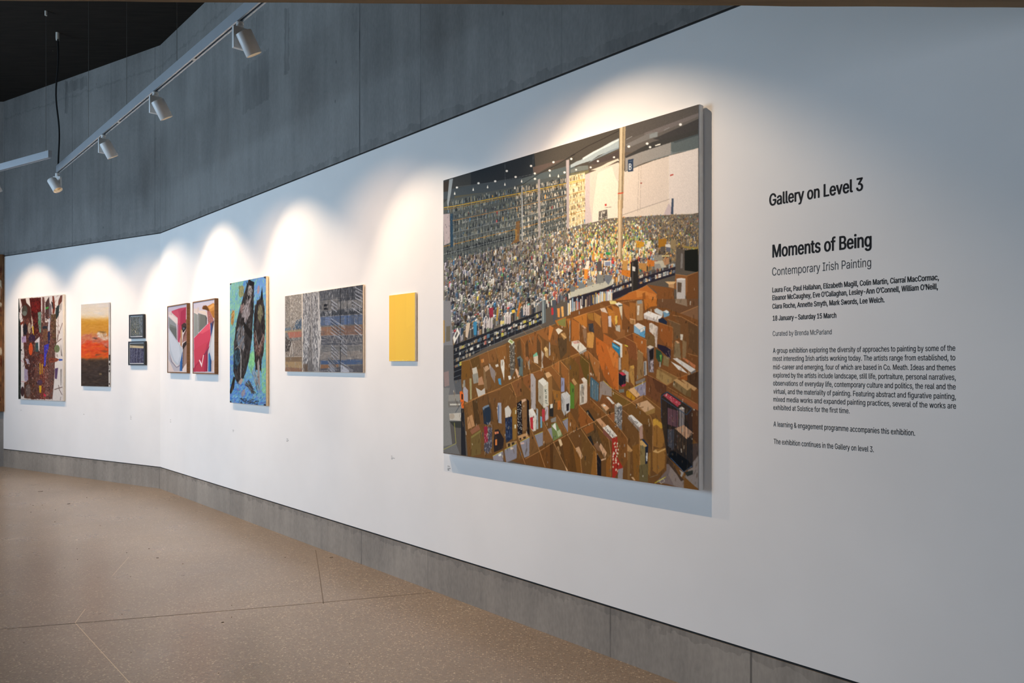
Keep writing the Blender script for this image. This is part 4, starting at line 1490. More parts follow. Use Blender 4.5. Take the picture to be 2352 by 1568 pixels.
for k in range(30):
    x = rng.uniform(500, 640)
    y = 540 + (x - 500) * 0.95 + rng.uniform(-22, 14)
    p.line('H', '#3c3430', [x, y, x + rng.uniform(4, 18), y + rng.uniform(-12, 16)], 0.7)
for k in range(60):
    x, y = rng.uniform(645, 745), rng.uniform(260, 520)
    p.poly('H', '#bdb6b2' if rng.rand() < .6 else '#2f2e32', [x, y, x + 10, y - 3, x + 8, y + 16, x, y + 14])
p.line('H', '#3a3230', [870, 375, 900, 420, 960, 480, 975, 460, 930, 440], 0.9)
for k in range(24):
    x = rng.uniform(1370, 1580)
    y = 70 + (x - 1370) * 0.62 + rng.uniform(-16, 30)
    p.line('H', '#e0b8b8', [x, y, x + rng.uniform(-10, 20), y + rng.uniform(-14, 14)], 0.7)
for k in range(40):
    x, y = rng.uniform(1410, 1560), rng.uniform(260, 840)
    p.line('H', ['#b59a96', '#8a8a92', '#a0524a'][rng.randint(3)], [x, y, x + 4, y + rng.uniform(10, 40)], 0.5)
for k in range(11):
    x = 1405 + k * 25
    p.line('H', '#11151f', [x, 95 + (x - 1310) * 0.70, x, 935 + (x - 1405) * 0.98], 0.9)
for k in range(5):
    x = 1690 + k * 17
    p.line('H', '#1a1f29', [x, 352 - (x - 1680) * 1.05, x + 2, 1150 - (x - 1640) * 0.45], 0.8)
p.script('''
H - #33455c 1.6 1305 95 1400 20 1760 265 1680 355 1310 105
H - #2b3850 1.4 1310 100 1320 400
H - #3f5f8a 1.1 1450 970 1640 1175 1760 1090
H - #d8c83c 1.3 1220 1332 1385 1240
H - #c9c2b0 0.8 1290 1300 1345 1270 1365 1305 1310 1340 1290 1300
H #9a9490 1570 1140 1640 1185 1610 1250 1590 1230 1600 1190
H #2d2f2c 1650 1180 1770 1150 1770 1210 1690 1240
H - #8f7f6a 0.9 1150 1250 1270 1210
P - #857565 0.7 1320 1132 1330 1128
''')
# brushwork over the cardboard: darker and lighter upright strokes, odd slips and labels
bins = [1032, 858, 1150, 800, 1250, 755, 1330, 720, 1450, 700, 1600, 660, 1604, 1120, 1400, 1085, 1180, 1055, 1075, 1040]
p.dabs('P', bins, ['#3a2818', '#4a331f', '#2e2218', '#57402a'], 620, 13, 2.2, 0.06, 0.16, 0.34)
p.dabs('P', bins, ['#94704a', '#a5805a', '#86643f', '#b08c64'], 420, 10, 1.6, 0.08, 0.2, 0.30)
p.dabs('P', bins, ['#26211e', '#2f2a28', '#c9beb0', '#b5a48e', '#8d8a88', '#6a5a48', '#d5cabc', '#4a5058'], 150, 6.5, 1.5, 0.04, 0.08, 0.8, False)
p.dabs('P', [1020, 610, 1200, 560, 1400, 510, 1604, 500, 1604, 580, 1450, 640, 1245, 712, 1045, 790], ['#2c2a2c', '#38343a', '#443e40'], 260, 5, 1.2, 0.05, 0.15, 0.5)
p.dabs('P', [1020, 470, 1240, 425, 1300, 410, 1300, 525, 1200, 555, 1020, 600], ['#23282d', '#2c3238', '#a8aaa6', '#8f9290', '#4a545c'], 700, 4.5, 0.9, 0.0, 0.08, 0.6)
p.soften(1, 1)
p.grain(0.02, 2, 3)
u0, u1, z0, z1 = place(R, Q, 0.045)
canvas('large_painting', R, Q, 0.045, p, 'very large painting of a warehouse crammed with boxes and brown cardboard bins', M_edge_grey, PG['warehouse'], None, 0.006, 0.008)
# ---- plain yellow panel
Q = [(894, 677.4), (953.6, 671), (953.6, 830), (892.7, 829.3)]
p = Paint(Q, 90, 150, 1, '#f0bf3e', 3)
p.poly('Y', '#eeb93c', [180, 210, 300, 200, 300, 1410, 180, 1410], 0.5)
p.poly('Y', '#f6c640', [500, 180, 655, 165, 655, 700, 500, 800], 0.4)
p.poly('Y', '#f6d070', [640, 165, 656, 165, 656, 1410, 640, 1410], 0.7)
p.dabs('Y', [182, 1385, 655, 1385, 655, 1410, 182, 1410], ['#f6da86', '#e5b53a', '#f2cf70'], 40, 6, 2.0, 1.57, 0.2, 0.6)
canvas('yellow_painting', R, Q, 0.017, p, 'small plain yellow painting between the scaffold picture and the big warehouse picture', M_edge_raw, PG['yellow'], M_gloss)

# ---- scaffold and trees, wide grey picture
Q = [(654, 678.3), (833.6, 654.5), (833.6, 857), (655, 852.3)]
p = Paint(Q, 300, 200, 2, '#77746f', 5)
rng = p.rng
p.script('''
R #8f877c 90 250 345 215 350 740 95 780
R #6f6c69 360 210 620 175 630 1410 360 1400
R #55585c 620 175 1265 95 1265 560 620 570
R #4a4d52 880 145 1265 95 1265 330 900 350
R #6d6c6a 640 330 900 300 900 470 640 490
R #7b7a77 900 345 1250 310 1260 440 900 460
R #3f4348 640 500 1265 450 1265 560 640 580
R #56657e 620 575 1265 545 1265 690 620 705
R #71809c 700 580 780 575 780 690 700 695
R #566a8c 985 560 1060 555 1060 680 985 690
R #4c6478 95 735 180 725 180 765 95 775
R #4d6072 270 620 345 590 345 745 210 755
R #8c6c58 630 730 1265 700 1265 860 630 860
R #7a6256 1000 715 1265 700 1265 850 1000 855
R #9a8a6c 95 775 345 760 345 800 95 805
R #a8705f 130 800 345 785 345 870 160 890
R #50535a 630 860 1265 850 1265 1000 630 1000
R #70706e 630 1000 1265 1000 1265 1100 630 1100
R #857f78 630 1100 1265 1090 1265 1215 630 1215
R #8d8276 100 960 345 900 350 1170 100 1165
R #46413e 100 860 190 950 160 1080 100 1100
R #7d6a55 100 1170 350 1165 355 1250 100 1240
R #a08866 100 1240 350 1240 355 1340 100 1330
R #8a6a55 100 1320 350 1340 355 1390 100 1385
R #4d5f7c 630 1230 1265 1215 1265 1290 630 1290
R #8a684e 630 1290 900 1285 900 1350 630 1350
R #5a5a5e 630 1350 1265 1300 1265 1418 630 1410
R #6b5a4c 370 1270 440 1270 440 1390 370 1390
''')
full = [90, 250, 1265, 95, 1265, 1418, 98, 1387]
p.dabs('R', full, ['#9a958c', '#6a6866', '#55575a', '#b0aaa0', '#7f7d7a'], 900, 6, 1.1, 0.0, 0.25, 0.35)
p.dabs('R', [620, 160, 1265, 95, 1265, 560, 620, 570], ['#3a3d42', '#6b6f74', '#c5c6c6', '#4a4e54'], 420, 8, 0.9, 0.0, 0.15, 0.5)
p.dabs('R', [620, 850, 1265, 850, 1265, 1230, 620, 1230], ['#9a9690', '#54565a', '#7a7874', '#b5b2ac'], 500, 9, 0.8, 1.57, 0.08, 0.5)
p.dabs('R', [95, 250, 345, 215, 350, 760, 95, 780], ['#b0a698', '#5a5650', '#c9c1b4', '#4a4640', '#9a9184'], 420, 5, 0.9, 0.1, 0.5, 0.6)
p.dabs('R', [150, 240, 340, 220, 340, 600, 240, 720, 180, 620], ['#c2b9aa', '#e0d9cc', '#8a8478', '#a59c8e'], 420, 4, 0.8, 0.2, 0.7, 0.7)
p.dabs('R', [100, 860, 345, 880, 345, 1165, 100, 1165], ['#3e3a36', '#b5aca0', '#8a8074', '#d0c8bc'], 260, 4, 0.9, 0.4, 0.8, 0.6)
# hanging sheets of netting
for quad, n in (([365, 215, 470, 200, 480, 700, 430, 1110, 380, 1000, 365, 700], 420), ([490, 195, 610, 180, 620, 700, 600, 1400, 530, 1395, 510, 800], 760),
                ([360, 820, 480, 820, 440, 1090, 400, 1110], 220), ([365, 1000, 440, 1100, 440, 1270, 365, 1260], 140)):
    p.poly('R', '#8d8b88', quad, 0.6)
    p.dabs('R', quad, ['#d4d2cd', '#b8b6b2', '#8a8a8a', '#5c5c5e', '#e2dfd8', '#4a4b4e'], n, 9, 1.0, -0.05, 0.28, 0.75)
p.script('''
R #d0c4b2 340 215 362 212 372 1395 358 1395
R #b0aca6 468 200 480 198 520 1280 508 1280
R #c8c4bc 590 185 602 183 640 900 600 1395 594 1395
R - #cfc6b8 0.7 98 1165 350 1165
R - #c8beb0 0.7 180 240 185 720
R - #d8d0c4 0.9 165 1160 200 960 215 1130
R - #2e3034 1.6 928 140 930 1415
R - #3c3f44 1.0 1258 110 1258 1415
R - #24262a 1.0 700 385 740 380
R #26282c 680 385 740 378 740 412 680 418
R #26282c 680 440 740 432 740 465 680 470
R - #b0b0ae 0.7 630 570 1265 540
R - #b8b4ae 0.8 640 858 1262 845
R - #a5a29e 0.6 650 965 1262 955
R - #b0aca6 0.6 650 1015 1262 1005
R - #d0ccc8 0.6 630 1385 900 1370
R - #8f8c88 0.5 630 300 1265 265
R - #8f8c88 0.5 630 340 920 315
R - #2e3034 0.8 985 180 1035 180 1050 330
''')
for k in range(7):
    x = 770 + k * 72
    p.line('R', '#b5b2ae', [x, 860, x + 36, 960, x + 72, 858], 0.6)
for x in (1030, 1105, 1130, 1190):
    p.line('R', '#2f3136', [x, 100 + (1265 - x) * 0.13, x, 700], 0.8)
for k in range(60):
    x, y = rng.uniform(990, 1250), rng.uniform(430, 490)
    p.line('R', '#d2d2d0', [x, y, x + rng.uniform(-6, 8), y + rng.uniform(8, 22)], 0.5)
for k in range(40):
    x, y = rng.uniform(690, 800), rng.uniform(480, 540)
    p.line('R', '#c2c2c0', [x, y, x + rng.uniform(-6, 8), y + rng.uniform(8, 22)], 0.5)
# zigzag stairs on the right
for x0, y0, n, sx, sy in ((790, 320, 5, 90, 70), (785, 590, 9, 210, 150), (790, 990, 8, 110, 110), (930, 960, 6, 100, 90), (745, 1180, 9, 130, 130), (930, 1250, 9, 190, 120), (1150, 130, 8, 110, 60), (1100, 330, 6, 150, 100), (1140, 660, 6, 110, 90)):
    for k in range(n):
        dy = k * 26
        p.line('R', '#34363b' if k % 2 else '#bfc0c2', [x0 + rng.uniform(-6, 10), y0 + dy + rng.uniform(-5, 5), x0 + sx * rng.uniform(0.7, 1.05), y0 + dy + sy * rng.uniform(0.75, 1.05)], 0.8)
        if k % 2 == 0:
            p.poly('R', '#a9aeb6', [x0, y0 + dy, x0 + sx, y0 + dy + sy, x0 + sx, y0 + dy + sy + 20, x0, y0 + dy + 20], 0.55)
for x0, x1, y0 in ((800, 990, 640), (750, 860, 1180)):
    for k in range(10):
        x = lerp(x0, x1, k / 9)
        p.line('R', '#34363a', [x, y0 + (x - x0) * 0.7, x, y0 + 130 + (x - x0) * 0.7], 0.6)
p.poly('R', '#b9bec6', [930, 1290, 1060, 1380, 1060, 1412, 930, 1412], 0.8)
p.poly('R', '#9da4ae', [745, 1240, 850, 1340, 850, 1400, 790, 1390], 0.6)
p.dabs('R', full, ['#9c9892', '#5a5c60', '#76746f', '#b8b4ac', '#46484c'], 420, 9, 1.0, 0.0, 0.12, 0.45)
p.dabs('R', [360, 205, 640, 170, 640, 1400, 360, 1395], ['#c8c5be', '#a4a29e', '#6c6b6a', '#55555a'], 340, 12, 1.1, -0.05, 0.16, 0.6)
p.dabs('R', [630, 560, 1265, 540, 1265, 1300, 630, 1300], ['#6a6a6c', '#84807a', '#4c5058'], 220, 12, 1.4, 1.57, 0.05, 0.4)
p.soften(1, 1)
p.grain(0.03, 2, 2)
canvas('grey_painting', R, Q, 0.018, p, 'wide grey painting of scaffolding, netting and stairs on a building front', M_edge_ply, PG['grey'])

# ---- two dark bird-like shapes on blue and green
Q = [(526.8, 650.5), (610.5, 633.7), (611.6, 931.3), (528.5, 925.6)]
p = Paint(Q, 170, 310, 2, '#6f9fb5', 11)
rng = p.rng
full = [80, 140, 482, 60, 488, 1485, 86, 1458]
p.script('''
B2 #86b8a0 80 145 300 100 260 320 180 420 140 700 90 700
B2 #8bb89c 110 640 160 560 140 900 90 950
B2 #5f8fc4 230 115 300 100 230 320 205 320
B2 #6f97c8 340 95 480 65 480 340 400 330 350 420
B2 #5f86c0 85 950 130 940 120 1190 90 1250
B2 #78b98c 330 880 300 980 290 1060 330 1110 370 1000 350 890
B2 #88c08c 430 1080 485 1060 485 1350 440 1330
B2 #5f8fc8 90 1260 170 1190 260 1250 330 1360 470 1470 300 1470 90 1450
B2 #6fa8b8 330 420 350 400 350 860 310 900
B2 #78b0a0 470 450 485 440 485 1000 440 1080
''')
p.dabs('B2', full, ['#6a9cc8', '#86c0a4', '#7ab0c0', '#95c8a0', '#5f8cc4', '#8fb4cc', '#78a890'], 1500, 9, 2.0, 0.35, 0.4, 0.6)
p.dabs('B2', [90, 1250, 300, 1200, 480, 1380, 480, 1475, 90, 1450], ['#4f7fc0', '#6f9fd0', '#3f6fb4', '#86b8c8', '#7f78a8'], 300, 7, 2.2, 0.9, 0.5, 0.7)
p.dabs('B2', [300, 900, 370, 900, 330, 1130, 290, 1060], ['#7fc07c', '#95d08c', '#78b490'], 120, 9, 1.8, 0.2, 0.2, 0.7)
bird1 = [285, 110, 350, 130, 345, 300, 340, 500, 325, 760, 300, 960, 260, 1130, 200, 1245, 160, 1220, 125, 1110, 130, 820, 160, 560, 200, 400, 240, 260]
bird2 = [435, 180, 445, 320, 462, 420, 468, 640, 455, 880, 430, 1010, 432, 1130, 405, 1000, 400, 1100, 368, 1080, 350, 860, 345, 600, 355, 420, 390, 330, 418, 310]
p.poly('B2', '#37322f', bird1)
p.poly('B2', '#37322f', bird2)
p.dabs('B2', bird1, ['#2a2624', '#3f3a38', '#4a4442', '#5c5450', '#332c2a', '#211e1e'], 420, 14, 2.0, 0.12, 0.2, 0.7)
p.dabs('B2', bird2, ['#2a2624', '#3f3836', '#4d4441', '#3a2a26', '#241f1e'], 300, 14, 2.0, 0.05, 0.15, 0.7)
p.dabs('B2', [270, 300, 320, 290, 300, 480, 250, 580, 215, 480], ['#8f8480', '#a89c98', '#6a605c', '#b0a4a0', '#7d6f6a'], 130, 12, 2.2, 0.15, 0.15, 0.75)
p.dabs('B2', [280, 190, 320, 160, 330, 230, 300, 300, 280, 280], ['#9c948e', '#7f7a72', '#b5aca4'], 50, 8, 2.0, 0.2, 0.2, 0.8)
p.dabs('B2', [170, 640, 250, 600, 240, 860, 200, 870, 160, 800], ['#857a74', '#a0958e', '#6d625d', '#5a7080'], 130, 14, 1.8, 0.2, 0.15, 0.65)
p.dabs('B2', [200, 390, 240, 380, 220, 470, 195, 460], ['#a08078', '#8a6f68'], 30, 8, 2, 0.2, 0.2, 0.7)
p.dabs('B2', [130, 900, 190, 860, 200, 1000, 160, 1080, 130, 1060], ['#3f5a68', '#4d6a78', '#2c3a44', '#26343c'], 70, 10, 2.4, 0.05, 0.2, 0.7)
p.dabs('B2', [395, 400, 430, 380, 440, 500, 415, 560, 395, 520], ['#6f6a52', '#827a5c', '#5c5a46'], 70, 10, 2.4, 0.0, 0.15, 0.8)
p.dabs('B2', [355, 680, 400, 860, 450, 700, 465, 740, 430, 900, 395, 960, 360, 880], ['#8a6a5c', '#5c3a34', '#9c8478', '#43302c'], 130, 13, 1.6, -0.1, 0.25, 0.65)
p.script('''
B2 - #c8bcb0 0.8 140 870 170 840 200 870 212 960 208 1180
B2 - #b5aaa0 0.8 366 660 380 760 402 850 430 770 455 700
B2 - #a8a098 0.8 205 880 205 1220
B2 #9c8c84 385 1010 405 960 412 1100 420 1300 395 1200
B2 #b09a8c 180 1230 215 1180 235 1200 205 1260
B2 #222023 290 100 352 140 335 175 300 170
B2 #1f1d1e 436 180 446 320 420 330 428 250
B2 #1f1d1e 280 300 305 260 300 310 285 340
B2 #26221f 230 560 330 680 320 760 260 690 235 620
B2 #2c2622 128 1165 145 1180 135 1290 100 1362 86 1340
B2 #6a5548 118 1270 126 1240 118 1320 104 1340
''')
p.ellipse('B2', '#8a8a5a', 208, 235, 28, 68, 0.12, 0.85)
p.dabs('B2', [180, 180, 235, 180, 235, 280, 185, 290], ['#9a9060', '#75805a', '#a8986a'], 40, 8, 2, 0.1, 0.2, 0.7)
p.ellipse('B2', '#b88a4a', 115, 520, 17, 82, 0.15, 0.9)
p.dabs('B2', [105, 450, 130, 440, 128, 590, 105, 600], ['#c89850', '#8a6038', '#d8a860'], 30, 9, 1.6, 0.1, 0.2, 0.7)
p.ellipse('B2', '#b08a8a', 395, 215, 13, 48, 0.1, 0.8)
p.dabs('B2', [255, 1250, 300, 1210, 365, 1345, 330, 1340], ['#4a4644', '#6f6864', '#38363a'], 60, 9, 2.0, -0.7, 0.3, 0.75)
p.dabs('B2', [175, 1430, 220, 1400, 400, 1420, 390, 1480, 180, 1470], ['#33343a', '#4a4c54', '#2a2a30'], 60, 6, 2.2, 1.2, 0.5, 0.6)
p.dabs('B2', [320, 1080, 400, 1130, 410, 1320, 380, 1300], ['#5a524e', '#8a7c74', '#a8988c'], 50, 12, 1.4, -0.3, 0.2, 0.7)
p.ellipse('B2', '#a88a84', 235, 1345, 18, 42, 0.3, 0.7)
for x, y in ((82, 148), (470, 80), (90, 1445), (475, 1470)):
    p.ellipse('B2', '#2a2a30', x, y, 18, 12, 0.3, 0.8)
p.soften(1, 1)
p.grain(0.03, 1, 2)
canvas('blue_green_painting', R, Q, 0.030, p, 'tall painting of two long dark bird shapes on swirling blue and green', M_edge_wood, PG['birds'])

# ---- pair in walnut frames
Q1 = [(383.4, 703.5), (429, 695.4), (429.6, 857.5), (384.5, 855.5)]
p = Paint(Q1, 110, 190, 2, '#d5d2cc', 13)
p.script('''
K #c9c4cc 100 240 440 190 440 600 100 700
K #bcbac8 105 250 440 205 440 260 110 330
K #b84a60 165 320 300 270 425 245 420 520 350 600 310 880 280 860 275 470 180 380
K #a83a54 330 330 425 250 420 510 345 600 320 560
K #c4566a 170 320 280 300 320 520 275 560 270 450
K #cfc8c0 110 330 160 340 275 440 275 560 240 560 115 400
K #e0d8d0 115 390 160 375 265 450 275 520 250 540 120 410
K #bdb4b0 150 370 165 330 172 380 155 400
K #8d9696 112 420 245 545 255 620 260 830 115 620
K #6a716c 135 590 255 620 262 835 140 650
K #7a817a 140 550 250 600 255 630 135 590
K #b07a88 268 560 290 560 285 860 268 830
K #4a3a36 345 560 390 525 430 540 435 620 385 690 345 650
K #2a2626 380 590 430 600 380 700 360 690
K #5a6a72 365 610 400 610 400 640 370 650
K #7a5040 420 470 440 455 440 550 415 530
K #9c6f50 325 650 355 640 350 960 325 920
K #c0956c 335 660 348 655 346 940 335 930
K #8f6a62 355 880 375 740 440 600 440 840 400 850
K #6a4a44 375 740 440 620 440 650 380 800
K #38302e 360 940 375 890 440 840 440 900 370 1000
K #9a8378 370 1000 440 900 440 1230 360 1340
K #7f6a60 370 1000 400 960 380 1320 360 1340
K #3a6ea8 320 1180 365 1000 360 1375 315 1375
K #2f5a90 345 1080 365 1000 360 1375 345 1375
K #b8b8bc 118 1000 150 1080 200 1260 280 1310 320 1200 315 1375 215 1375 118 1160
K #8f8f98 140 1080 180 1200 260 1300 320 1260 320 1290 260 1320 160 1210
K #b8c5cc 120 620 370 1000 355 1060 330 1190 300 1260 265 1275 200 1200 140 1050 125 800
K #c8d3d8 125 660 300 920 320 1100 280 1240 220 1180 160 1000 130 800
K #ddd0c4 115 1180 215 1375 115 1375
K #ddd0c4 365 1340 440 1230 440 1385 360 1375
''')
p.dabs('K', [365, 880, 440, 640, 440, 840], ['#a8807a', '#7a544e', '#b8908a'], 60, 3, 0.8, 0.4, 0.5, 0.6)
p.grain(0.015)
framed('framed_painting', R, Q1, 0.034, p, 'left one of two walnut framed still lifes, with a pale blue oval shape', M_walnut, 0.012, 0.005, PG['frames'])
Q2 = [(441.6, 693.4), (493, 684.5), (493.5, 859.5), (443, 857.5)]
p = Paint(Q2, 120, 200, 2, '#c4c4cc', 17)
p.script('''
K #bfc0cc 540 190 920 120 920 400 540 400
K #cdc6be 545 270 610 285 620 390 545 350
K #d8d0c6 545 335 615 355 615 390 545 370
K #d5cabc 620 310 740 310 775 350 785 440 760 400 625 350
K #c4bab0 610 250 640 260 625 340 608 330
K #8d9690 545 350 615 385 625 720 550 790
K #6f746e 620 360 760 400 775 440 775 560 630 700
K #7c827c 620 360 660 375 650 690 628 700
K #4a4a48 755 400 778 440 776 560 765 560
K #8a5a36 690 265 710 225 760 215 800 250 830 330 790 320 760 300 700 290
K #5f4024 700 285 720 235 770 230 800 270 810 320 760 300
K #c08a48 780 235 890 175 918 200 915 460 880 430 830 320
K #d8a45c 810 250 890 190 905 230 830 290
K #a87438 840 330 915 300 915 440 890 440
K #a06a66 780 320 830 320 900 480 870 540 800 560 790 450
K #6a5a68 830 530 870 540 880 520 850 620
K #3c4a78 840 540 905 490 880 660 845 790
K #58383c 870 540 905 480 905 560 880 640
K #c84c62 550 800 830 510 845 790 800 1000 700 1180 560 1330
K #d85e70 640 710 830 510 835 640 700 720
K #b03f56 545 1330 840 800 795 1050 780 1385 550 1385
K #c44a5c 550 1000 790 860 740 1080 560 1290
K #a83850 560 1300 800 1050 790 1385 560 1385
K #b84456 590 1290 740 1130 730 1385 570 1385
K #8a3048 770 1050 800 1040 790 1385 765 1385
K #7f3a52 700 1130 830 930 790 1060
K #c4ccce 905 510 918 500 918 1180 890 1210 850 1150 830 1010 820 970 850 790
K #d0d8d8 900 560 918 540 918 1150 890 1190 870 1100 850 960
K #a0a4a6 860 770 905 520 880 700 830 960 820 960
K #5a7a9c 795 1060 815 1010 850 1130 860 1200 855 1385 800 1385
K #3f78a8 805 1060 830 1070 850 1200 845 1385 805 1385
K #28406a 840 1150 860 1200 858 1385 842 1385
K #b8bcc0 795 1050 820 1010 830 1040 808 1080 805 1385 795 1385
K #c8b8b0 865 1200 918 1190 918 1385 860 1385
K #d8ccc4 900 1200 918 1190 918 1385 880 1385
K #f0dcd8 640 1185 655 1175 690 1245 715 1095 728 1095 690 1310
''')
p.dabs('K', [785, 330, 830, 330, 895, 480, 870, 540, 800, 550], ['#b88078', '#8a5a58', '#c49890', '#7a4c4a'], 80, 3, 0.8, 0.4, 0.6, 0.6)
p.grain(0.015)
framed('framed_painting', R, Q2, 0.036, p, 'right one of two walnut framed still lifes, red with a white tick', M_walnut, 0.012, 0.005, PG['frames'])

# ---- left wall: two small black frames, sunset, trunk picture
Q = [(295.7, 722.5), (329.2, 721.4), (329.2, 777), (296.3, 776.8)]
p = Paint(Q, 80, 120, 2, '#5a6468', 19)
fullS = [855, 285, 1090, 280, 1090, 660, 860, 662]
p.dabs('S', fullS, ['#3f484c', '#6a7478', '#7d868c', '#4d5658', '#8a9098', '#5a5f52', '#2f3638'], 500, 4, 0.9, 0.0, 0.6, 0.7)
p.dabs('S', [860, 430, 1000, 430, 1010, 620, 870, 630], ['#8a845a', '#a8a070', '#6a6a48', '#c0bc9c'], 60, 3.5, 0.7, 0.0, 0.6, 0.7)
p.dabs('S', [1020, 300, 1085, 300, 1085, 620, 1020, 620], ['#5a6a80', '#6a7a90', '#7a8498'], 90, 4, 1.2, 0.0, 0.5, 0.6)
p.line('S', '#e8e4d0', [940, 545, 958, 590], 0.8)
framed('framed_picture', L, Q, 0.029, p, 'upper of two small black framed dark pictures hung one above the other', M_blackframe, 0.018, 0.006, PG['small'], 0.008)
Q = [(294, 783.9), (331.8, 783.4), (332, 838), (294.7, 838.9)]
p = Paint(Q, 90, 120, 2, '#4c5068', 23)
fullS = [845, 705, 1105, 700, 1105, 1085, 848, 1085]
p.script('''
S #4a4e50 845 705 1105 700 1105 760 845 740
S #a8a088 845 740 1105 760 1105 800 845 790
S #c0b494 900 755 1000 770 1100 790 1100 800 900 785
S #44465c 845 800 1105 810 1105 1085 845 1085
''')
p.dabs('S', [845, 800, 1105, 810, 1105, 1085, 845, 1085], ['#3a3c50', '#5a5e7c', '#6a6e88', '#2c2e3c', '#7a7e94'], 420, 5, 0.9, 0.0, 0.08, 0.6)
for x in (890, 930, 985, 1040):
    p.line('S', '#9aa0b0', [x, 800, x - 4, 1060], 0.5)
framed('framed_picture', L, Q, 0.030, p, 'lower of two small black framed pictures, bluish with a pale band', M_blackframe, 0.018, 0.006, PG['small'], 0.008)

Q = [(186, 698.8), (249, 694), (250, 888.3), (186, 886.5)]
p = Paint(Q, 110, 220, 2, '#3f3a36', 29)
rng = p.rng
stops = [(100, '#c9cfd2'), (170, '#d8d6cc'), (290, '#ddd6c0'), (350, '#d8b878'), (400, '#c99a3c'), (480, '#c4923c'), (560, '#c8923f'), (640, '#c88a5a'), (720, '#cc5a3c'), (820, '#cc5030'), (900, '#d0602c'), (950, '#b86a30'), (985, '#6a5038'), (1040, '#4a4038'), (1150, '#423b38'), (1420, '#3e3a37')]
ys, cs = [s[0] for s in stops], np.array([hexc(s[1]) for s in stops])
for k in range(132):
    y = 90 + k * 10.2
    c = np.array([np.interp(y + 5, ys, cs[:, i]) for i in range(3)])
    p.fillp(p.px([105, y, 550, y - 4, 550, y + 8, 105, y + 12], 'S'), c)
p.dabs('S', [110, 140, 540, 110, 540, 330, 110, 340], ['#e4e0cc', '#c8d0d4', '#e0d4a8', '#d4d4cc'], 120, 14, 1.6, 1.57, 0.1, 0.4)
p.dabs('S', [110, 360, 540, 360, 540, 560, 110, 560], ['#c8963a', '#d4a24a', '#b8862f', '#cf9c50'], 140, 14, 2.0, 1.5, 0.2, 0.4)
p.dabs('S', [110, 600, 330, 570, 420, 640, 540, 740, 540, 800, 200, 720, 110, 780], ['#c47a60', '#b86a58', '#c88c78', '#d0a090', '#b05a4a'], 160, 12, 1.8, 1.3, 0.35, 0.5)
p.dabs('S', [120, 760, 220, 700, 400, 700, 460, 780, 540, 810, 540, 960, 120, 980], ['#d0452f', '#d85a30', '#c84028', '#dd6a2c', '#e0702a'], 260, 11, 2.2, 1.45, 0.25, 0.6)
p.dabs('S', [370, 560, 520, 600, 540, 700, 460, 680, 370, 620], ['#d8d4c8', '#c8b89c', '#b8a890', '#e4dcd0'], 70, 8, 2.0, 1.2, 0.6, 0.6)
p.dabs('S', [110, 990, 545, 990, 548, 1415, 110, 1405], ['#3a3532', '#4d4440', '#433c38', '#5a4c40', '#38332f'], 260, 12, 2.4, 1.5, 0.3, 0.5)
p.script('''
S #3c3834@0.75 275 650 320 640 375 655 340 672 310 660
S #8a5a50@0.5 285 680 360 700 440 690 400 715 320 705
S #4a443c@0.7 360 548 420 545 510 560 450 570
S #5a4c40@0.75 330 930 345 900 420 905 480 900 400 918
S #4a4038@0.6 470 760 520 790 545 810 500 805
S #6a4a38@0.6 410 850 480 835 545 860 490 880
S #8a4434@0.5 180 860 240 850 310 855 240 868
S - #a87a40 0.8 180 480 230 440 255 425
S - #6a5c48 0.6 455 530 460 630
S - #6a5c48 0.6 485 540 490 640
S #8a7c5c 395 1205 435 1205 435 1222 395 1222
S #5c5044 225 1080 240 1050 255 1075
''')
p.soften(2, 2)
p.grain(0.015, 2, 2)
rt = canvas('sunset_painting', L, Q, 0.028, p, 'tall narrow sunset painting, glowing orange above a dark ground', M_edge_grey, PG['sunset'])
u0, u1, z0, z1 = place(L, Q, 0.028)
rr = random.Random(2)
M_drip = plain('dark_drip', rgb(58, 52, 48), 0.6)
for zz, hh in ((0.50, 0.07), (0.41, 0.03), (0.36, 0.025), (0.335, 0.02), (0.30, 0.012), (0.28, 0.012), (0.04, 0.02)):
    hh2 = hh * (z1 - z0)
    zc = zz * (z1 - z0) * 0.62
    w = (u1 - u0) / 2
    bm = bmesh.new()
    box(bm, w - 0.0005, w + 0.0006, -0.026, -0.026 + 0.006 + rr.random() * 0.012, zc, zc + hh2)
    obj('paint_drip', bm, M_drip, rt)

Q = [(41.5, 684), (144.3, 676.6), (145, 921.7), (42.6, 916)]
p = Paint(Q, 150, 300, 2, '#ddd8d0', 31)
rng = p.rng
p.script('''
T #2c302c 60 135 70 135 98 420 100 1380 68 1385
T #4a2c24 90 140 150 135 215 250 230 400 120 400 105 330 120 270
T #4a1f1c 200 130 345 125 355 600 330 610 250 600 220 280
T #6a201e 230 180 340 160 325 290 280 320 230 280
T #6a4a44 360 120 385 120 400 480 360 560
T #4c3836 400 190 445 115 460 300 440 400 400 380
T #7a6f72 445 180 480 230 470 440 440 560
T #7a3f30 485 110 505 110 525 250 510 330 490 330
T #26282a 470 175 490 190 505 270 490 270
T #6a4238 560 170 585 105 610 100 605 180 555 250
T #2f3a3a 530 240 575 220 565 350 540 400 520 370
T #5a4638 470 340 530 330 535 640 540 700 500 780 470 700
T #5a3a34 120 380 235 380 260 640 270 800 240 900 150 940 130 700
T #5a3832 250 580 370 560 390 900 300 1000 240 880
T #6a4c44 330 440 470 430 520 800 520 900 515 1100 510 1180 490 1390 230 1390 230 1180 270 1000 340 880
T #4f3430 130 880 260 860 280 1000 250 1140 180 1190 160 1060
T #5c4034 140 1180 280 1120 290 1390 140 1370
T #7a3f34 330 830 400 830 395 1380 340 1390
T #6d5048 440 900 520 890 500 1300 430 1390
T #8a4a38 450 880 540 880 575 900 540 925 450 940
''')
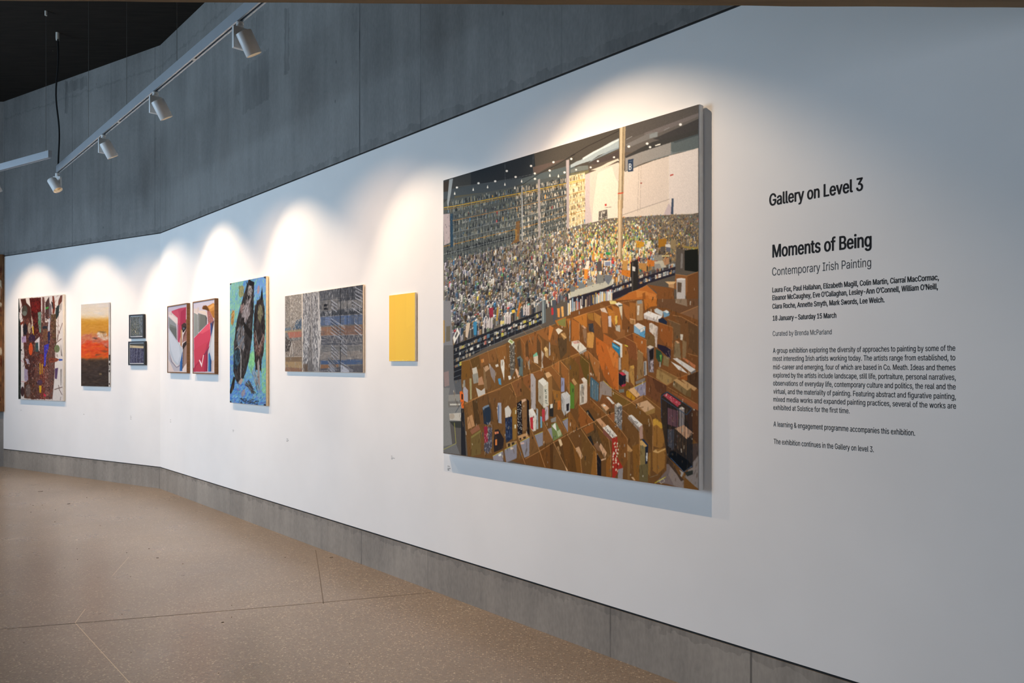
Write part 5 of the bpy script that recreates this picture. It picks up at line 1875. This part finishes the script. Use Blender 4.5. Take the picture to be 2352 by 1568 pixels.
trunk = [120, 380, 235, 380, 330, 300, 470, 340, 535, 600, 520, 900, 490, 1390, 140, 1385, 150, 940, 130, 700]
p.dabs('T', trunk, ['#4a2822', '#6a3a30', '#8a4a38', '#5c4a40', '#3a2a28', '#7d6a62', '#9a5a44', '#48403c', '#2e2220', '#a88a7c'], 1200, 5, 1.3, 0.1, 0.45, 0.7)
p.dabs('T', [200, 140, 345, 130, 355, 600, 250, 600], ['#3c1a18', '#5c201e', '#7a2a24', '#2e1816', '#883830'], 200, 6, 1.5, 0.1, 0.3, 0.6)
p.dabs('T', [470, 340, 530, 330, 535, 640, 470, 640], ['#6a5a30', '#3f3a26', '#7d6a4a', '#4a3026'], 120, 4, 1.2, 0.0, 0.6, 0.7)
p.dabs('T', [375, 950, 430, 950, 450, 1390, 370, 1390], ['#b87a68', '#d8b0a0', '#4a2a24', '#9a4a3a', '#c89a8c'], 160, 4, 0.9, 0.1, 0.5, 0.7)
p.script('''
T #d8d2c8 152 135 198 132 215 240 165 190
T #d8d2c8 385 120 440 115 400 190 390 180
T #ddd8d0 350 125 360 125 355 290 345 270
T #ddd8d0 455 115 485 110 490 180 465 170
T #ddd8d0 510 110 575 105 555 170 540 250 520 260
T #ddd8d0 75 300 105 330 120 400 100 440 75 400
T #ddd8d0 98 460 118 470 125 600 130 700 135 900 98 900
T #ddd8d0 100 900 135 920 150 1000 140 1180 100 1220
T #d8d4d0 270 670 330 610 330 800 270 700
T #6f9080 305 310 345 300 350 560 325 560
T #5a8a6a 310 420 340 410 340 470 310 460
T #c8cad0 440 385 458 385 455 540 430 545
T #e0d8c0 225 340 240 400 262 600 240 560
T #e0b838 238 480 250 480 262 600 245 570
T #4a9a4a 400 250 440 240 438 265 405 275
T #b09ab8 105 610 160 600 165 680 110 685
T #e4dcd0 200 720 215 715 215 820 200 820
T #3c3cb0 385 720 445 700 440 760 410 850 405 970 385 990
T #2a2e50 430 560 460 550 455 690 435 700
T #4848c0 390 830 415 830 405 960 385 980
T #d8d8dc 300 660 318 640 315 700 305 700
T #a89cb0 140 1000 185 1020 190 1150 150 1165 140 1120
T #b8b4c0 150 880 190 890 215 950 180 950
T #5a5a50 270 690 290 680 290 800 265 790
T #3a5454 280 690 312 680 316 800 285 800
T #c89a30 330 940 342 940 345 1080 330 1080
T #c89a30 355 950 370 950 365 1080 356 1060
T #d8b030 325 1220 355 1220 352 1310 330 1305
T #d03a50 380 1310 410 1335 410 1360 385 1350
T #3c58a8 570 890 615 895 612 912 570 915
T #5c4868 520 1010 560 1000 545 1140 520 1135
T #e0dcd4 510 1180 560 1160 590 1220 520 1250
T #6f6a68 590 700 610 860 595 850
T #8f8c88 588 1020 605 1015 600 1220 592 1220
T #a8a098 575 230 605 190 600 290 580 280
T - #5a3a34 1.4 540 690 600 640
T - #5a3a34 1.0 550 670 560 600 612 445
T - #6a5248 0.7 548 660 562 380
T - #5a4440 1.5 515 1270 560 1255 612 1240
T - #5a4440 1.0 565 1215 575 1270 610 1335
T - #5a5654 0.7 595 1360 585 1410
T - #a8546a 0.8 98 900 130 930
T - #c84a50 0.7 100 1165 160 1170
T - #6a3a34 1.2 75 300 110 220 98 140
T - #4a3a38 0.6 105 825 130 825
T #7a3a2c 80 440 135 410 140 430 95 470
''')
p.ellipse('T', '#4a4a40', 142, 285, 36, 68)
p.ellipse('T', '#6a7268', 142, 320, 28, 30)
p.ellipse('T', '#26262c', 150, 520, 27, 70)
p.ellipse('T', '#b0a08a', 202, 505, 19, 68)
p.ellipse('T', '#3c2c40', 235, 630, 42, 48)
p.ellipse('T', '#d85a30', 220, 765, 25, 78)
p.ellipse('T', '#30343c', 398, 500, 34, 22)
p.ellipse('T', '#6f7a58', 545, 765, 34, 48)
p.ellipse('T', '#e4dccc', 230, 480, 6, 20)
p.ellipse('T', '#7a5a3c', 398, 590, 32, 80, 0, 0.6)
p.ellipse('T', '#50405a', 335, 1180, 34, 34, 0, 0.8)
p.ellipse('T', '#4a3434', 120, 1290, 22, 62)
p.ellipse('T', '#7d706a', 190, 1280, 34, 80, 0, 0.7)
p.ellipse('T', '#282424', 105, 775, 6, 10)
p.dabs('T', [60, 1380, 620, 1395, 622, 1420, 68, 1395], ['#e0dcd4', '#d0cac0'], 60, 3, 2.4, 0.4, 0.8, 0.9)
p.dabs('T', [62, 135, 95, 400, 98, 1380, 70, 1385], ['#2a2e2c', '#3c4440', '#20241f', '#5a5f58'], 120, 7, 1.4, 0.0, 0.2, 0.7)
p.dabs('T', trunk, ['#c8a898', '#2a1c1a', '#8a3a2c', '#5a3028', '#b88a70', '#382420'], 620, 3.2, 0.8, 0.2, 0.9, 0.7)
p.dabs('T', [100, 140, 600, 100, 560, 1000, 120, 1000], ['#4a2a24', '#7a4436', '#3a2420'], 160, 8, 1.2, 0.1, 0.4, 0.5)
p.soften(1, 1)
p.grain(0.03, 1, 2)
canvas('trunk_painting', L, Q, 0.034, p, 'collage-like painting of tangled red brown tree trunks on white, leftmost whole picture', M_edge_raw, PG['trunk'])

# ---- edge of a further picture on the end wall, cut by the frame
p = Paint([(0, 0), (1, 0), (1, 1), (0, 1)], 90, 150, 1, '#6a4a30', 37)
TAG['U'] = (0, 0, 100.0)
p.dabs('U', [0, 0, 100, 0, 100, 100, 0, 100], ['#7a4a2c', '#4a3226', '#8a6238', '#33251f', '#a07a4a', '#c0b49c', '#5a2e22'], 900, 0.06, 0.03, 0.2, 0.6, 0.8)
z_hi, z_lo = EYE + (HY - 584) / F * (END.y - 0.05), EYE + (HY - 945) / F * (END.y - 0.05)
xe = (5.2 - CX) / F * (END.y - 0.05)
we = 1.5
root = empty('patched_painting', Matrix.Translation((xe - we / 2, END.y - 0.004, z_lo)), 'tall brown patched picture cut off by the left edge', 'painting')
bm = bmesh.new()
box(bm, -we / 2, we / 2, -0.05, 0.0, 0, z_hi - z_lo)
obj('panel_edge', bm, plain('patched_brown_edge', rgb(120, 84, 52), 0.7, 0, 0.5, 9), root, False, 0.004)
link('painted_face', p.mesh('painted_face', -we / 2, we / 2 - 0.002, 0.003, z_hi - z_lo - 0.003, -0.0515), M_oil, root)
# ------------------------------------------------------------------ lighting tracks and their lamps
M_alu = plain('track_aluminium', rgb(176, 180, 184), 0.38, 0.55, 0.03, 8)
M_groove = plain('track_groove_black', rgb(24, 23, 22), 0.5)
M_clip = plain('track_clip', rgb(205, 200, 190), 0.5)
M_wire = plain('steel_wire', rgb(120, 118, 112), 0.4, 0.7)
M_cable = plain('black_cable', rgb(14, 14, 14), 0.55)
M_lamp = plain('lamp_white_enamel', rgb(214, 214, 212), 0.42, 0, 0.02)
M_lampin = plain('lamp_inner_reflector', rgb(225, 205, 170), 0.25, 0.6)
n = N('lamp_lens_glow')
n.b.inputs['Emission Color'].default_value = (1.0, 0.72, 0.42, 1)
n.b.inputs['Emission Strength'].default_value = 6.0
M_lens = n.set((0.9, 0.85, 0.75, 1), 0.2)

LAT = R.y.dot(R.o)                         # distance of the wall plane from the eye, sideways
TY = 1.95 - LAT                            # the track hangs about a metre in front of the wall
TU0, TZ = R.pick(133, 396.5, -TY)

def make_track(name, fr, u0, u1, y, z, label, wires, clips, far_u):
    root = empty(name, fr.m @ Matrix.Translation((u0, y, z)), label, 'light track')
    ln = u1 - u0
    a, b = (0, ln) if ln > 0 else (ln, 0)
    bm = bmesh.new()
    box(bm, a, b, -0.018, 0.018, 0.012, 0.076)
    box(bm, a, b, -0.018, -0.007, 0, 0.012)
    box(bm, a, b, 0.007, 0.018, 0, 0.012)
    obj('rail', bm, M_alu, root)
    bm = bmesh.new()
    box(bm, a + 0.002, b - 0.002, -0.007, 0.007, 0.006, 0.0119)
    obj('groove', bm, M_groove, root)
    for e in (a - 0.004, b):
        bm = bmesh.new()
        box(bm, e, e + 0.004, -0.019, 0.019, -0.001, 0.077)
        obj('end_cap', bm, M_alu, root)
    for c in clips:
        bm = bmesh.new()
        box(bm, c - u0 - 0.02, c - u0 + 0.02, -0.007, 0.007, -0.002, 0.006)
        obj('joint_clip', bm, M_clip, root)
    for w in wires:
        bm = bmesh.new()
        x = w - u0
        tube(bm, [(x, 0, 0.090), (x, 0, CEIL - z)], 0.0018, 6)
        wo = obj('suspension_wire', bm, M_wire, root, True)
        bm = bmesh.new()
        lathe(bm, [(0.004, 0.076), (0.005, 0.082), (0.003, 0.095)], 10, Matrix.Translation((x, 0, 0)))
        obj('wire_gripper', bm, M_clip, wo, True)
        bm = bmesh.new()
        lathe(bm, [(0.012, CEIL - z - 0.05), (0.012, CEIL - z)], 12, Matrix.Translation((x, 0, 0)))
        obj('ceiling_anchor', bm, M_clip, wo, True)
    return root

uw = [R.pick(x, yy, -TY)[0] for x, yy in ((203.5, 320), (291, 236), (406.5, 138))]
uc = [R.pick(x, yy, -TY)[0] for x, yy in ((273, 273), (446, 131))]
TU1 = 7.7
make_track('light_track', R, TU0, TU1, TY, TZ, 'long grey aluminium lighting track running along the long wall', uw + [uw[-1] + 1.6, uw[-1] + 3.2], uc, None)
# second track, parallel to the far wall
L2Y = -1.19
t2u, t2z = L.pick(114.5, 362, -L2Y)
t2w = L.pick(105.5, 345, -L2Y)[0]
make_track('light_track', L, t2u - 5.2, t2u, L2Y, t2z, 'short visible end of a pale lighting track at the far left', [t2w, t2w - 2.5], [], None)

# black power cable dropping from the ceiling to the end of the long track
bm = bmesh.new()
c0 = R.at(TU0 + 0.02, TY, TZ + 0.079)
yy = F * (CEIL - EYE) / (HY - 75)
cx = (132 - CX) / F * yy
pts = []
for k in range(31):
    t = k / 30
    z = c0.z + (CEIL - 0.02 - c0.z) * t
    y = c0.y + (yy - c0.y) * t
    x = c0.x + (cx - c0.x) * t + 0.022 * math.sin(t * 8.6) * math.sin(math.pi * t)
    pts.append((x, y, z))
tube(bm, [(c0.x, c0.y, c0.z)] + pts[1:], 0.009, 10)
cb = setp(obj('power_cable', bm, M_cable, None, True), 'black power cable hanging from the ceiling to the end of the long track', 'cable')
bm = bmesh.new()
lathe(bm, [(0.016, 0), (0.018, 0.03), (0.018, 0.09)], 14, Matrix.Translation((cx, yy, CEIL - 0.09)))
obj('ceiling_gland', bm, M_clip, cb, True)

# ceiling bits: two small fittings
def ceil_at(px, py):
    y = F * (CEIL - EYE) / (HY - py)
    return Vector(((px - CX) / F * y, y, CEIL))

def make_lamp(phi, beam_phi, beam_yaw):
    """track spotlight: origin at the underside of the track, aims along +y"""
    root = bpy.data.objects.new('track_spotlight', None)
    root.empty_display_size = 0.05
    COL.objects.link(root)
    bm = bmesh.new()
    lathe(bm, [(0.020, -0.004), (0.023, -0.007), (0.023, -0.016), (0.019, -0.018), (0.019, -0.022), (0.023, -0.024), (0.023, -0.034), (0.016, -0.040)], 28)
    obj('track_adapter', bm, M_lamp, root, True)
    bm = bmesh.new()
    box(bm, -0.014, 0.014, -0.046, 0.046, -0.178, -0.039)
    obj('driver_box', bm, M_lamp, root, True, 0.003)
    bm = bmesh.new()
    m = Matrix.Translation((0.013, 0.012, -0.128)) @ Matrix.Rotation(math.pi / 2, 4, 'Y')
    lathe(bm, [(0.016, 0.0), (0.016, 0.010)], 20, m)
    obj('pivot', bm, M_lamp, root, True)
    # housing about its own axis (local z points out of the mouth)
    ax = Vector((0, math.cos(phi), -math.sin(phi)))
    rot = ax.to_track_quat('Z', 'X').to_matrix().to_4x4()
    hm = Matrix.Translation(Vector((0.0745, 0.012, -0.128)) + ax * 0.030) @ rot
    bm = bmesh.new()
    lathe(bm, [(0.042, -0.072), (0.049, -0.070), (0.051, -0.066), (0.051, 0.072), (0.050, 0.0735), (0.0475, 0.0735), (0.0465, 0.070), (0.045, 0.050)], 40, hm, True, False)
    h = obj('lamp_housing', bm, M_lamp, root, True)
    bm = bmesh.new()
    lathe(bm, [(0.0445, 0.0505), (0.033, 0.038), (0.018, 0.032)], 32, hm, False, False)
    obj('reflector', bm, M_lampin, h, True)
    bm = bmesh.new()
    lathe(bm, [(0.0185, 0.0305), (0.0185, 0.033), (0.012, 0.0355)], 28, hm)
    obj('lens', bm, M_lens, h, True)
    bx_ = Vector((math.sin(beam_yaw) * math.cos(beam_phi), math.cos(beam_yaw) * math.cos(beam_phi), -math.sin(beam_phi)))
    d = bpy.data.lights.new('lamp_beam', 'SPOT')
    d.energy = SPOT_W
    d.color = WARM
    d.spot_size = math.radians(BEAM)
    d.spot_blend = BLEND
    d.shadow_soft_size = 0.012
    o = bpy.data.objects.new('lamp_beam', d)
    COL.objects.link(o)
    o.parent = root
    # the weaker wide spill below the main beam
    d2 = bpy.data.lights.new('lamp_spill', 'SPOT')
    d2.energy = SPOT_W * 1.3
    d2.color = SPILL
    d2.spot_size = math.radians(112)
    d2.spot_blend = 1.0
    d2.shadow_soft_size = 0.02
    o2 = bpy.data.objects.new('lamp_spill', d2)
    COL.objects.link(o2)
    o2.parent = root
    o2.matrix_local = Matrix.Translation(hm @ Vector((0, 0, 0.0765))) @ Vector((0, -0.16, 0.99)).to_track_quat('Z', 'X').to_matrix().to_4x4()
    o.matrix_local = Matrix.Translation(hm @ Vector((0, 0, 0.0765))) @ (-bx_).to_track_quat('Z', 'X').to_matrix().to_4x4()
    return root

BEAM, BLEND, BEAM_PHI = 75, 0.5, 63.5
lamp_no = 0
def lamp(fr, u, y, z, aim_u, head_phi, label, power=1.0, beam=None, head_yaw=0.0, beam_phi=None):
    """the head tilts by head_phi; its wall-washing optic throws the beam lower, at BEAM_PHI, towards aim_u"""
    yaw = math.radians(head_yaw)
    o = make_lamp(math.radians(head_phi), math.radians(beam_phi or BEAM_PHI), math.atan2(aim_u - u, -y) - yaw)
    o.matrix_world = fr.m @ Matrix.Translation((u, y, z)) @ Matrix.Rotation(-yaw, 4, 'Z')
    setp(o, label, 'spotlight', 'white spotlights on the tracks')
    for ch in o.children:
        if ch.type == 'LIGHT' and ch.name.startswith('lamp_beam'):
            ch.data.energy = SPOT_W * power
            if beam:
                ch.data.spot_size = math.radians(beam)
    return o

ul = [R.pick(x, yy, -TY)[0] for x, yy in ((131, 397), (238, 308), (357, 205), (551, 40))]
lamp(R, ul[0] + 0.02, TY, TZ, 0.85, 57, 'white spotlight at the far end of the long track, its glowing mouth showing', 1.25, None, 50, 57)
lamp(R, ul[1], TY, TZ, 1.94, 61, 'white spotlight on the long track, second from its far end')
lamp(R, ul[2], TY, TZ, 3.85, 61, 'white spotlight on the long track, third from its far end')
lamp(R, ul[3], TY, TZ, 6.1, 61, 'largest white spotlight, nearest one on the long track below the brown soffit')
lamp(R, 6.75, TY, TZ, 7.40, 61, 'white spotlight on the long track hidden above the soffit edge', 0.95, 80)
lamp(L, -1.50, L2Y, t2z, -1.42, 61, 'white spotlight on the left track above the sunset painting, outside the picture', 0.85)
lamp(L, -3.00, L2Y, t2z, -2.86, 61, 'white spotlight on the left track above the trunk painting, outside the picture', 0.85)

# ------------------------------------------------------------------ lettering on the wall
M_ink = plain('black_vinyl_lettering', rgb(38, 38, 42), 0.55, 0, 0.02)
try:                                       # Blender's own bundled grotesque, else its built-in face
    FONT = bpy.data.fonts.load(bpy.utils.system_resource('DATAFILES', path='fonts') + '/Inter.woff2')
except Exception:
    FONT = bpy.data.fonts.load('<builtin>')
OFF = 0.0005

def text_mesh(name, s, bold=0.0):
    """lettering as a flat mesh; outlines are filled by the non-zero winding rule"""
    cu = bpy.data.curves.new(name, 'FONT')
    cu.body = s
    cu.font = FONT
    cu.size = 1.0
    cu.resolution_u = 4
    cu.fill_mode = 'NONE'
    o = bpy.data.objects.new('tmp', cu)
    COL.objects.link(o)
    dg = bpy.context.evaluated_depsgraph_get()
    me = bpy.data.meshes.new_from_object(o.evaluated_get(dg))
    bpy.data.objects.remove(o)
    bpy.data.curves.remove(cu)
    V = [Vector((v.co.x, v.co.y)) for v in me.vertices]
    E = [tuple(e.vertices) for e in me.edges]
    nxt = {}
    for i, j in E:
        nxt.setdefault(i, []).append(j)
        nxt.setdefault(j, []).append(i)
    # contours are runs of consecutive indices
    loops, cur = [], [0]
    for i in range(1, len(V)):
        if i - 1 in nxt.get(i, ()):
            cur.append(i)
        else:
            loops.append(cur)
            cur = [i]
    loops.append(cur)
    bpy.data.meshes.remove(me)
    cv, ce, cf = delaunay_2d_cdt(V, E, [], 0, 1e-6)[:3]
    P = np.array([(v.x, v.y) for v in cv])
    T = np.array([f[:3] for f in cf])
    cen = P[T].mean(1)
    wn = np.zeros(len(T), int)
    for lp in loops:
        q = np.array([(V[i].x, V[i].y) for i in lp])
        near = np.where((cen[:, 0] > q[:, 0].min()) & (cen[:, 0] < q[:, 0].max()) & (cen[:, 1] > q[:, 1].min()) & (cen[:, 1] < q[:, 1].max()))[0]
        if not len(near):
            continue
        c = cen[near]
        a, b = q, np.roll(q, -1, 0)
        up = (a[None, :, 1] <= c[:, None, 1]) & (b[None, :, 1] > c[:, None, 1])
        dn = (a[None, :, 1] > c[:, None, 1]) & (b[None, :, 1] <= c[:, None, 1])
        left = (b[None, :, 0] - a[None, :, 0]) * (c[:, None, 1] - a[None, :, 1]) - (c[:, None, 0] - a[None, :, 0]) * (b[None, :, 1] - a[None, :, 1])
        wn[near] += (up & (left > 0)).sum(1) - (dn & (left < 0)).sum(1)
    T = T[wn != 0]
    copies = [(0.0, 0.0)] if bold <= 0 else [(bold * 1.35 * math.cos(k * math.pi / 4), bold * 0.55 * math.sin(k * math.pi / 4)) for k in range(8)]
    PV = np.concatenate([P + d for d in copies])
    TT = np.concatenate([T + len(P) * k for k in range(len(copies))])
    me = bpy.data.meshes.new(name)
    me.from_pydata([(x, y, 0.0) for x, y in PV], [], TT.tolist())
    keep = np.zeros(len(PV), bool)
    keep[TT.ravel()] = True
    co = np.c_[PV, np.zeros(len(PV))].astype(np.float32)
    co[~keep] = co[keep][0]                # unused outline points collapse onto the lettering
    return me, co
_me, _co = text_mesh('cap', 'H')
CAP = float(_co[:, 1].max())
bpy.data.meshes.remove(_me)
ZS = 2.2405
def tx(x):
    return 1720 + x / ZS
def ty(y):
    return 380 + y / ZS

def text_line(name, s, x0, x1, yb, cap, bold, parent=None, z=None):
    """x0, x1, baseline at the left end and capital height, all read off the enlarged photograph"""
    u0, zb = R.pick(tx(x0), ty(yb))
    u1, _ = R.pick(tx(x1), ty(yb))
    capm = abs(R.pick(tx(x0), ty(yb))[1] - R.pick(tx(x0), ty(yb - cap))[1])
    me, co = text_mesh(name, s, bold)
    xl, xh = co[:, 0].min(), co[:, 0].max()
    co2 = np.empty_like(co)
    co2[:, 0] = (co[:, 0] - xl) * (u1 - u0) / (xh - xl)
    co2[:, 2] = co[:, 1] * capm / CAP
    co2[:, 1] = -OFF
    me.vertices.foreach_set('co', co2.ravel())
    me.update()
    o = link(name, me, M_ink, parent)
    m = R.m @ Matrix.Translation((u0, 0, zb))
    o.matrix_basis = m if parent is None else parent.matrix_basis.inverted() @ m
    return o

BD, MD, RG = 0.021, 0.017, 0.0
def single(s, x0, x1, yb, cap, bold, label):
    setp(text_line('wall_lettering', s, x0, x1, yb, cap, bold), label, 'wall text', 'vinyl texts right of the big painting')
def block(lines, label):
    x0, _, yb, _, _ = lines[-1][1:]
    u0, zb = R.pick(tx(x0), ty(yb))
    root = empty('wall_lettering', R.m @ Matrix.Translation((u0, 0, zb)), label, 'wall text', 'vinyl texts right of the big painting')
    bpy.context.view_layer.update()
    for s, a, b, y, c, w in lines:
        text_line('text_line', s, a, b, y, c, w, root)

single('Gallery on Level 3', 105, 588, 208, 60, BD, 'black heading Gallery on Level 3, highest text on the wall')
single('Moments of Being', 121, 632, 473, 64, BD, 'big bold black title Moments of Being')
single('Contemporary Irish Painting', 120, 629, 567, 41, RG, 'thin black subtitle Contemporary Irish Painting under the title')
block([('Laura Fox, Paul Hallahan, Elizabeth Magill, Colin Martin, Ciarra\u00ed MacCormac,'.replace('rra\u00ed', 'rra\u00ed'), 121, 978, 653, 25, MD),
       ('Eleanor McCaughey, Eve O\u2019Callaghan, Lesley-Ann O\u2019Connell, William O\u2019Neill,', 121, 973, 693, 25, MD),
       ('Ciara Roche, Annette Smyth, Mark Swords, Lee Welch.', 121, 698, 737, 25, MD)],
      'three bold lines of black lettering listing the artists, below the subtitle')
single('18 January \u2013 Saturday 15 March', 123, 450, 798, 25, MD, 'bold black line of lettering giving the dates 18 January to 15 March')
single('Curated by Brenda McParland', 123, 426, 877, 25, RG, 'thin black line beginning Curated by, below the dates')
block([('A group exhibition exploring the diversity of approaches to painting by some of the', 124, 1062, 964, 25, 0.004),
       ('most interesting Irish artists working today. The artists range from established, to', 124, 1062, 1005, 25, 0.004),
       ('mid-career and emerging, four of which are based in Co. Meath. Ideas and themes', 125, 1063, 1048, 25, 0.004),
       ('explored by the artists include landscape, still life, portraiture, personal narratives,', 125, 1064, 1090, 25, 0.004),
       ('observations of everyday life, contemporary culture and politics, the real and the', 125, 1064, 1131, 25, 0.004),
       ('virtual, and the materiality of painting. Featuring abstract and figurative painting,', 126, 1065, 1173, 25, 0.004),
       ('mixed media works and expanded painting practices, several of the works are', 126, 1066, 1214, 25, 0.004),
       ('exhibited at Solstice for the first time.', 126, 518, 1256, 25, 0.004)],
      'long paragraph of eight lines of small black lettering beginning A group exhibition')
single('A learning & engagement programme accompanies this exhibition.', 127, 855, 1342, 26, 0.004, 'single black line about the learning and engagement programme, below the paragraph')
single('The exhibition continues in the Gallery on level 3.', 128, 643, 1431, 26, 0.004, 'lowest black text line, saying the exhibition continues in the gallery')

# ------------------------------------------------------------------ small captions beside the pictures
M_cap = plain('caption_grey_print', rgb(120, 116, 112), 0.7)
def caption(fr, lines, label):
    """lines: (x0, x1, y) in photograph pixels, too small to read"""
    rr = random.Random(int(lines[0][0]))
    bm = bmesh.new()
    ua, za = fr.pick(lines[-1][0], lines[-1][2])
    for x0, x1, y in lines:
        u0, z = fr.pick(x0, y)
        u1, _ = fr.pick(x1, y)
        u = u0
        while u < u1 - 0.002:
            w = min(rr.uniform(0.006, 0.016), u1 - u)
            hh = rr.choice((0.0016, 0.0022, 0.0026))
            q = [bm.verts.new(c) for c in ((u - ua, -OFF, z - za - hh), (u + w - ua, -OFF, z - za - hh), (u + w - ua, -OFF, z - za + hh), (u - ua, -OFF, z - za + hh))]
            bm.faces.new(q)
            u += w + 0.0035
    o = obj('wall_caption', bm, M_cap)
    o.matrix_world = fr.m @ Matrix.Translation((ua, 0, za))
    setp(o, label, 'caption', 'tiny captions on the wall')
caption(R, [(1028.3, 1033, 1070), (1028.4, 1035.4, 1074.4), (1028.4, 1032.4, 1076.5), (1028.4, 1032.6, 1078.7)], 'tiny grey caption under the lower left corner of the warehouse painting')
caption(R, [(898.6, 901.8, 1047), (898.7, 906.6, 1051), (899, 902, 1053.4)], 'tiny grey caption below the plain yellow painting')
caption(R, [(658.3, 662, 1007.5), (658.5, 663, 1010.5), (658.5, 661.5, 1013)], 'tiny grey caption below the grey scaffold painting')
caption(R, [(534.5, 537.5, 987.4), (534.8, 537, 991)], 'tiny grey caption below the blue and green painting')
caption(R, [(390.5, 393, 964), (390.5, 393.3, 968.5)], 'tiny grey caption below the walnut framed pair')
caption(L, [(299.4, 302, 955.5), (299.6, 302.4, 958.5), (299.6, 302, 962)], 'tiny grey caption below the two small black frames')
caption(L, [(191.5, 194, 951)], 'tiny grey caption below the sunset painting')
caption(L, [(47, 49.6, 941.5)], 'tiny grey caption below the tree trunk painting')

# ------------------------------------------------------------------ scraps lying on the floor
M_leaf = plain('dry_leaf', rgb(62, 50, 38), 0.8)
M_chip = plain('black_chip', rgb(28, 26, 24), 0.7)
def scrap(px, py, ln, wd, ang, mat, label, group='scraps on the floor', seed=0, name='leaf_scrap'):
    rr = random.Random(seed)
    bm = bmesh.new()
    top, bot = [], []
    for k in range(9):
        a = 2 * math.pi * k / 9
        r = 0.75 + 0.35 * rr.random()
        x, y = math.cos(a) * ln / 2 * r, math.sin(a) * wd / 2 * r
        lift = 0.25 * wd * abs(math.cos(a)) * rr.random()
        bot.append(bm.verts.new((x, y, 0.0)))
        top.append(bm.verts.new((x * 0.9, y * 0.9, 0.0015 + lift)))
    bm.faces.new(bot[::-1])
    bm.faces.new(top)
    for k in range(9):
        bm.faces.new((bot[k], bot[(k + 1) % 9], top[(k + 1) % 9], top[k]))
    o = obj(name, bm, mat)
    o.location = floor_at(px, py) + Vector((0, 0, 0.0002))
    o.rotation_euler = (0, 0, ang)
    setp(o, label, 'scrap', group)
scrap(511.5, 1429, 0.017, 0.008, 0.35, M_chip, 'black chip on the floor just below the long joint line', None, 1, 'dark_chip')
scrap(761, 1280, 0.030, 0.006, 0.5, M_chip, 'dark twig on the floor close to the concrete plinth', None, 2, 'twig')
scrap(158, 1157, 0.030, 0.016, 0.4, M_chip, 'dark leaf scrap, largest on the far part of the floor', None, 3)
scrap(362, 1281, 0.024, 0.007, 0.1, M_leaf, 'brown sliver on the middle of the floor', None, 4)
scrap(93, 1128.5, 0.055, 0.012, 0.2, M_leaf, 'long brown leaf scrap on the floor below the trunk painting', None, 5)
for k, (x, y) in enumerate(((76, 1160.5), (97, 1160), (71, 1176), (127, 1171), (199, 1142.5), (126, 1198), (230, 1207), (178, 1285), (300, 1324), (291, 1269), (342, 1260), (532, 1417), (532, 1390), (301, 1498), (420, 1295), (655, 1280), (177, 1260), (280, 1410), (803, 1524), (502, 1546))):
    y_ = F * EYE / (y - HY)
    scrap(x, y, 0.0035 * y_ / 2.0, 0.002 * y_ / 2.0, k * 0.7, M_leaf, 'one of the tiny dark specks of dirt scattered on the floor', 'tiny specks on the floor', 10 + k, 'dirt_speck')
bpy.context.view_layer.update()
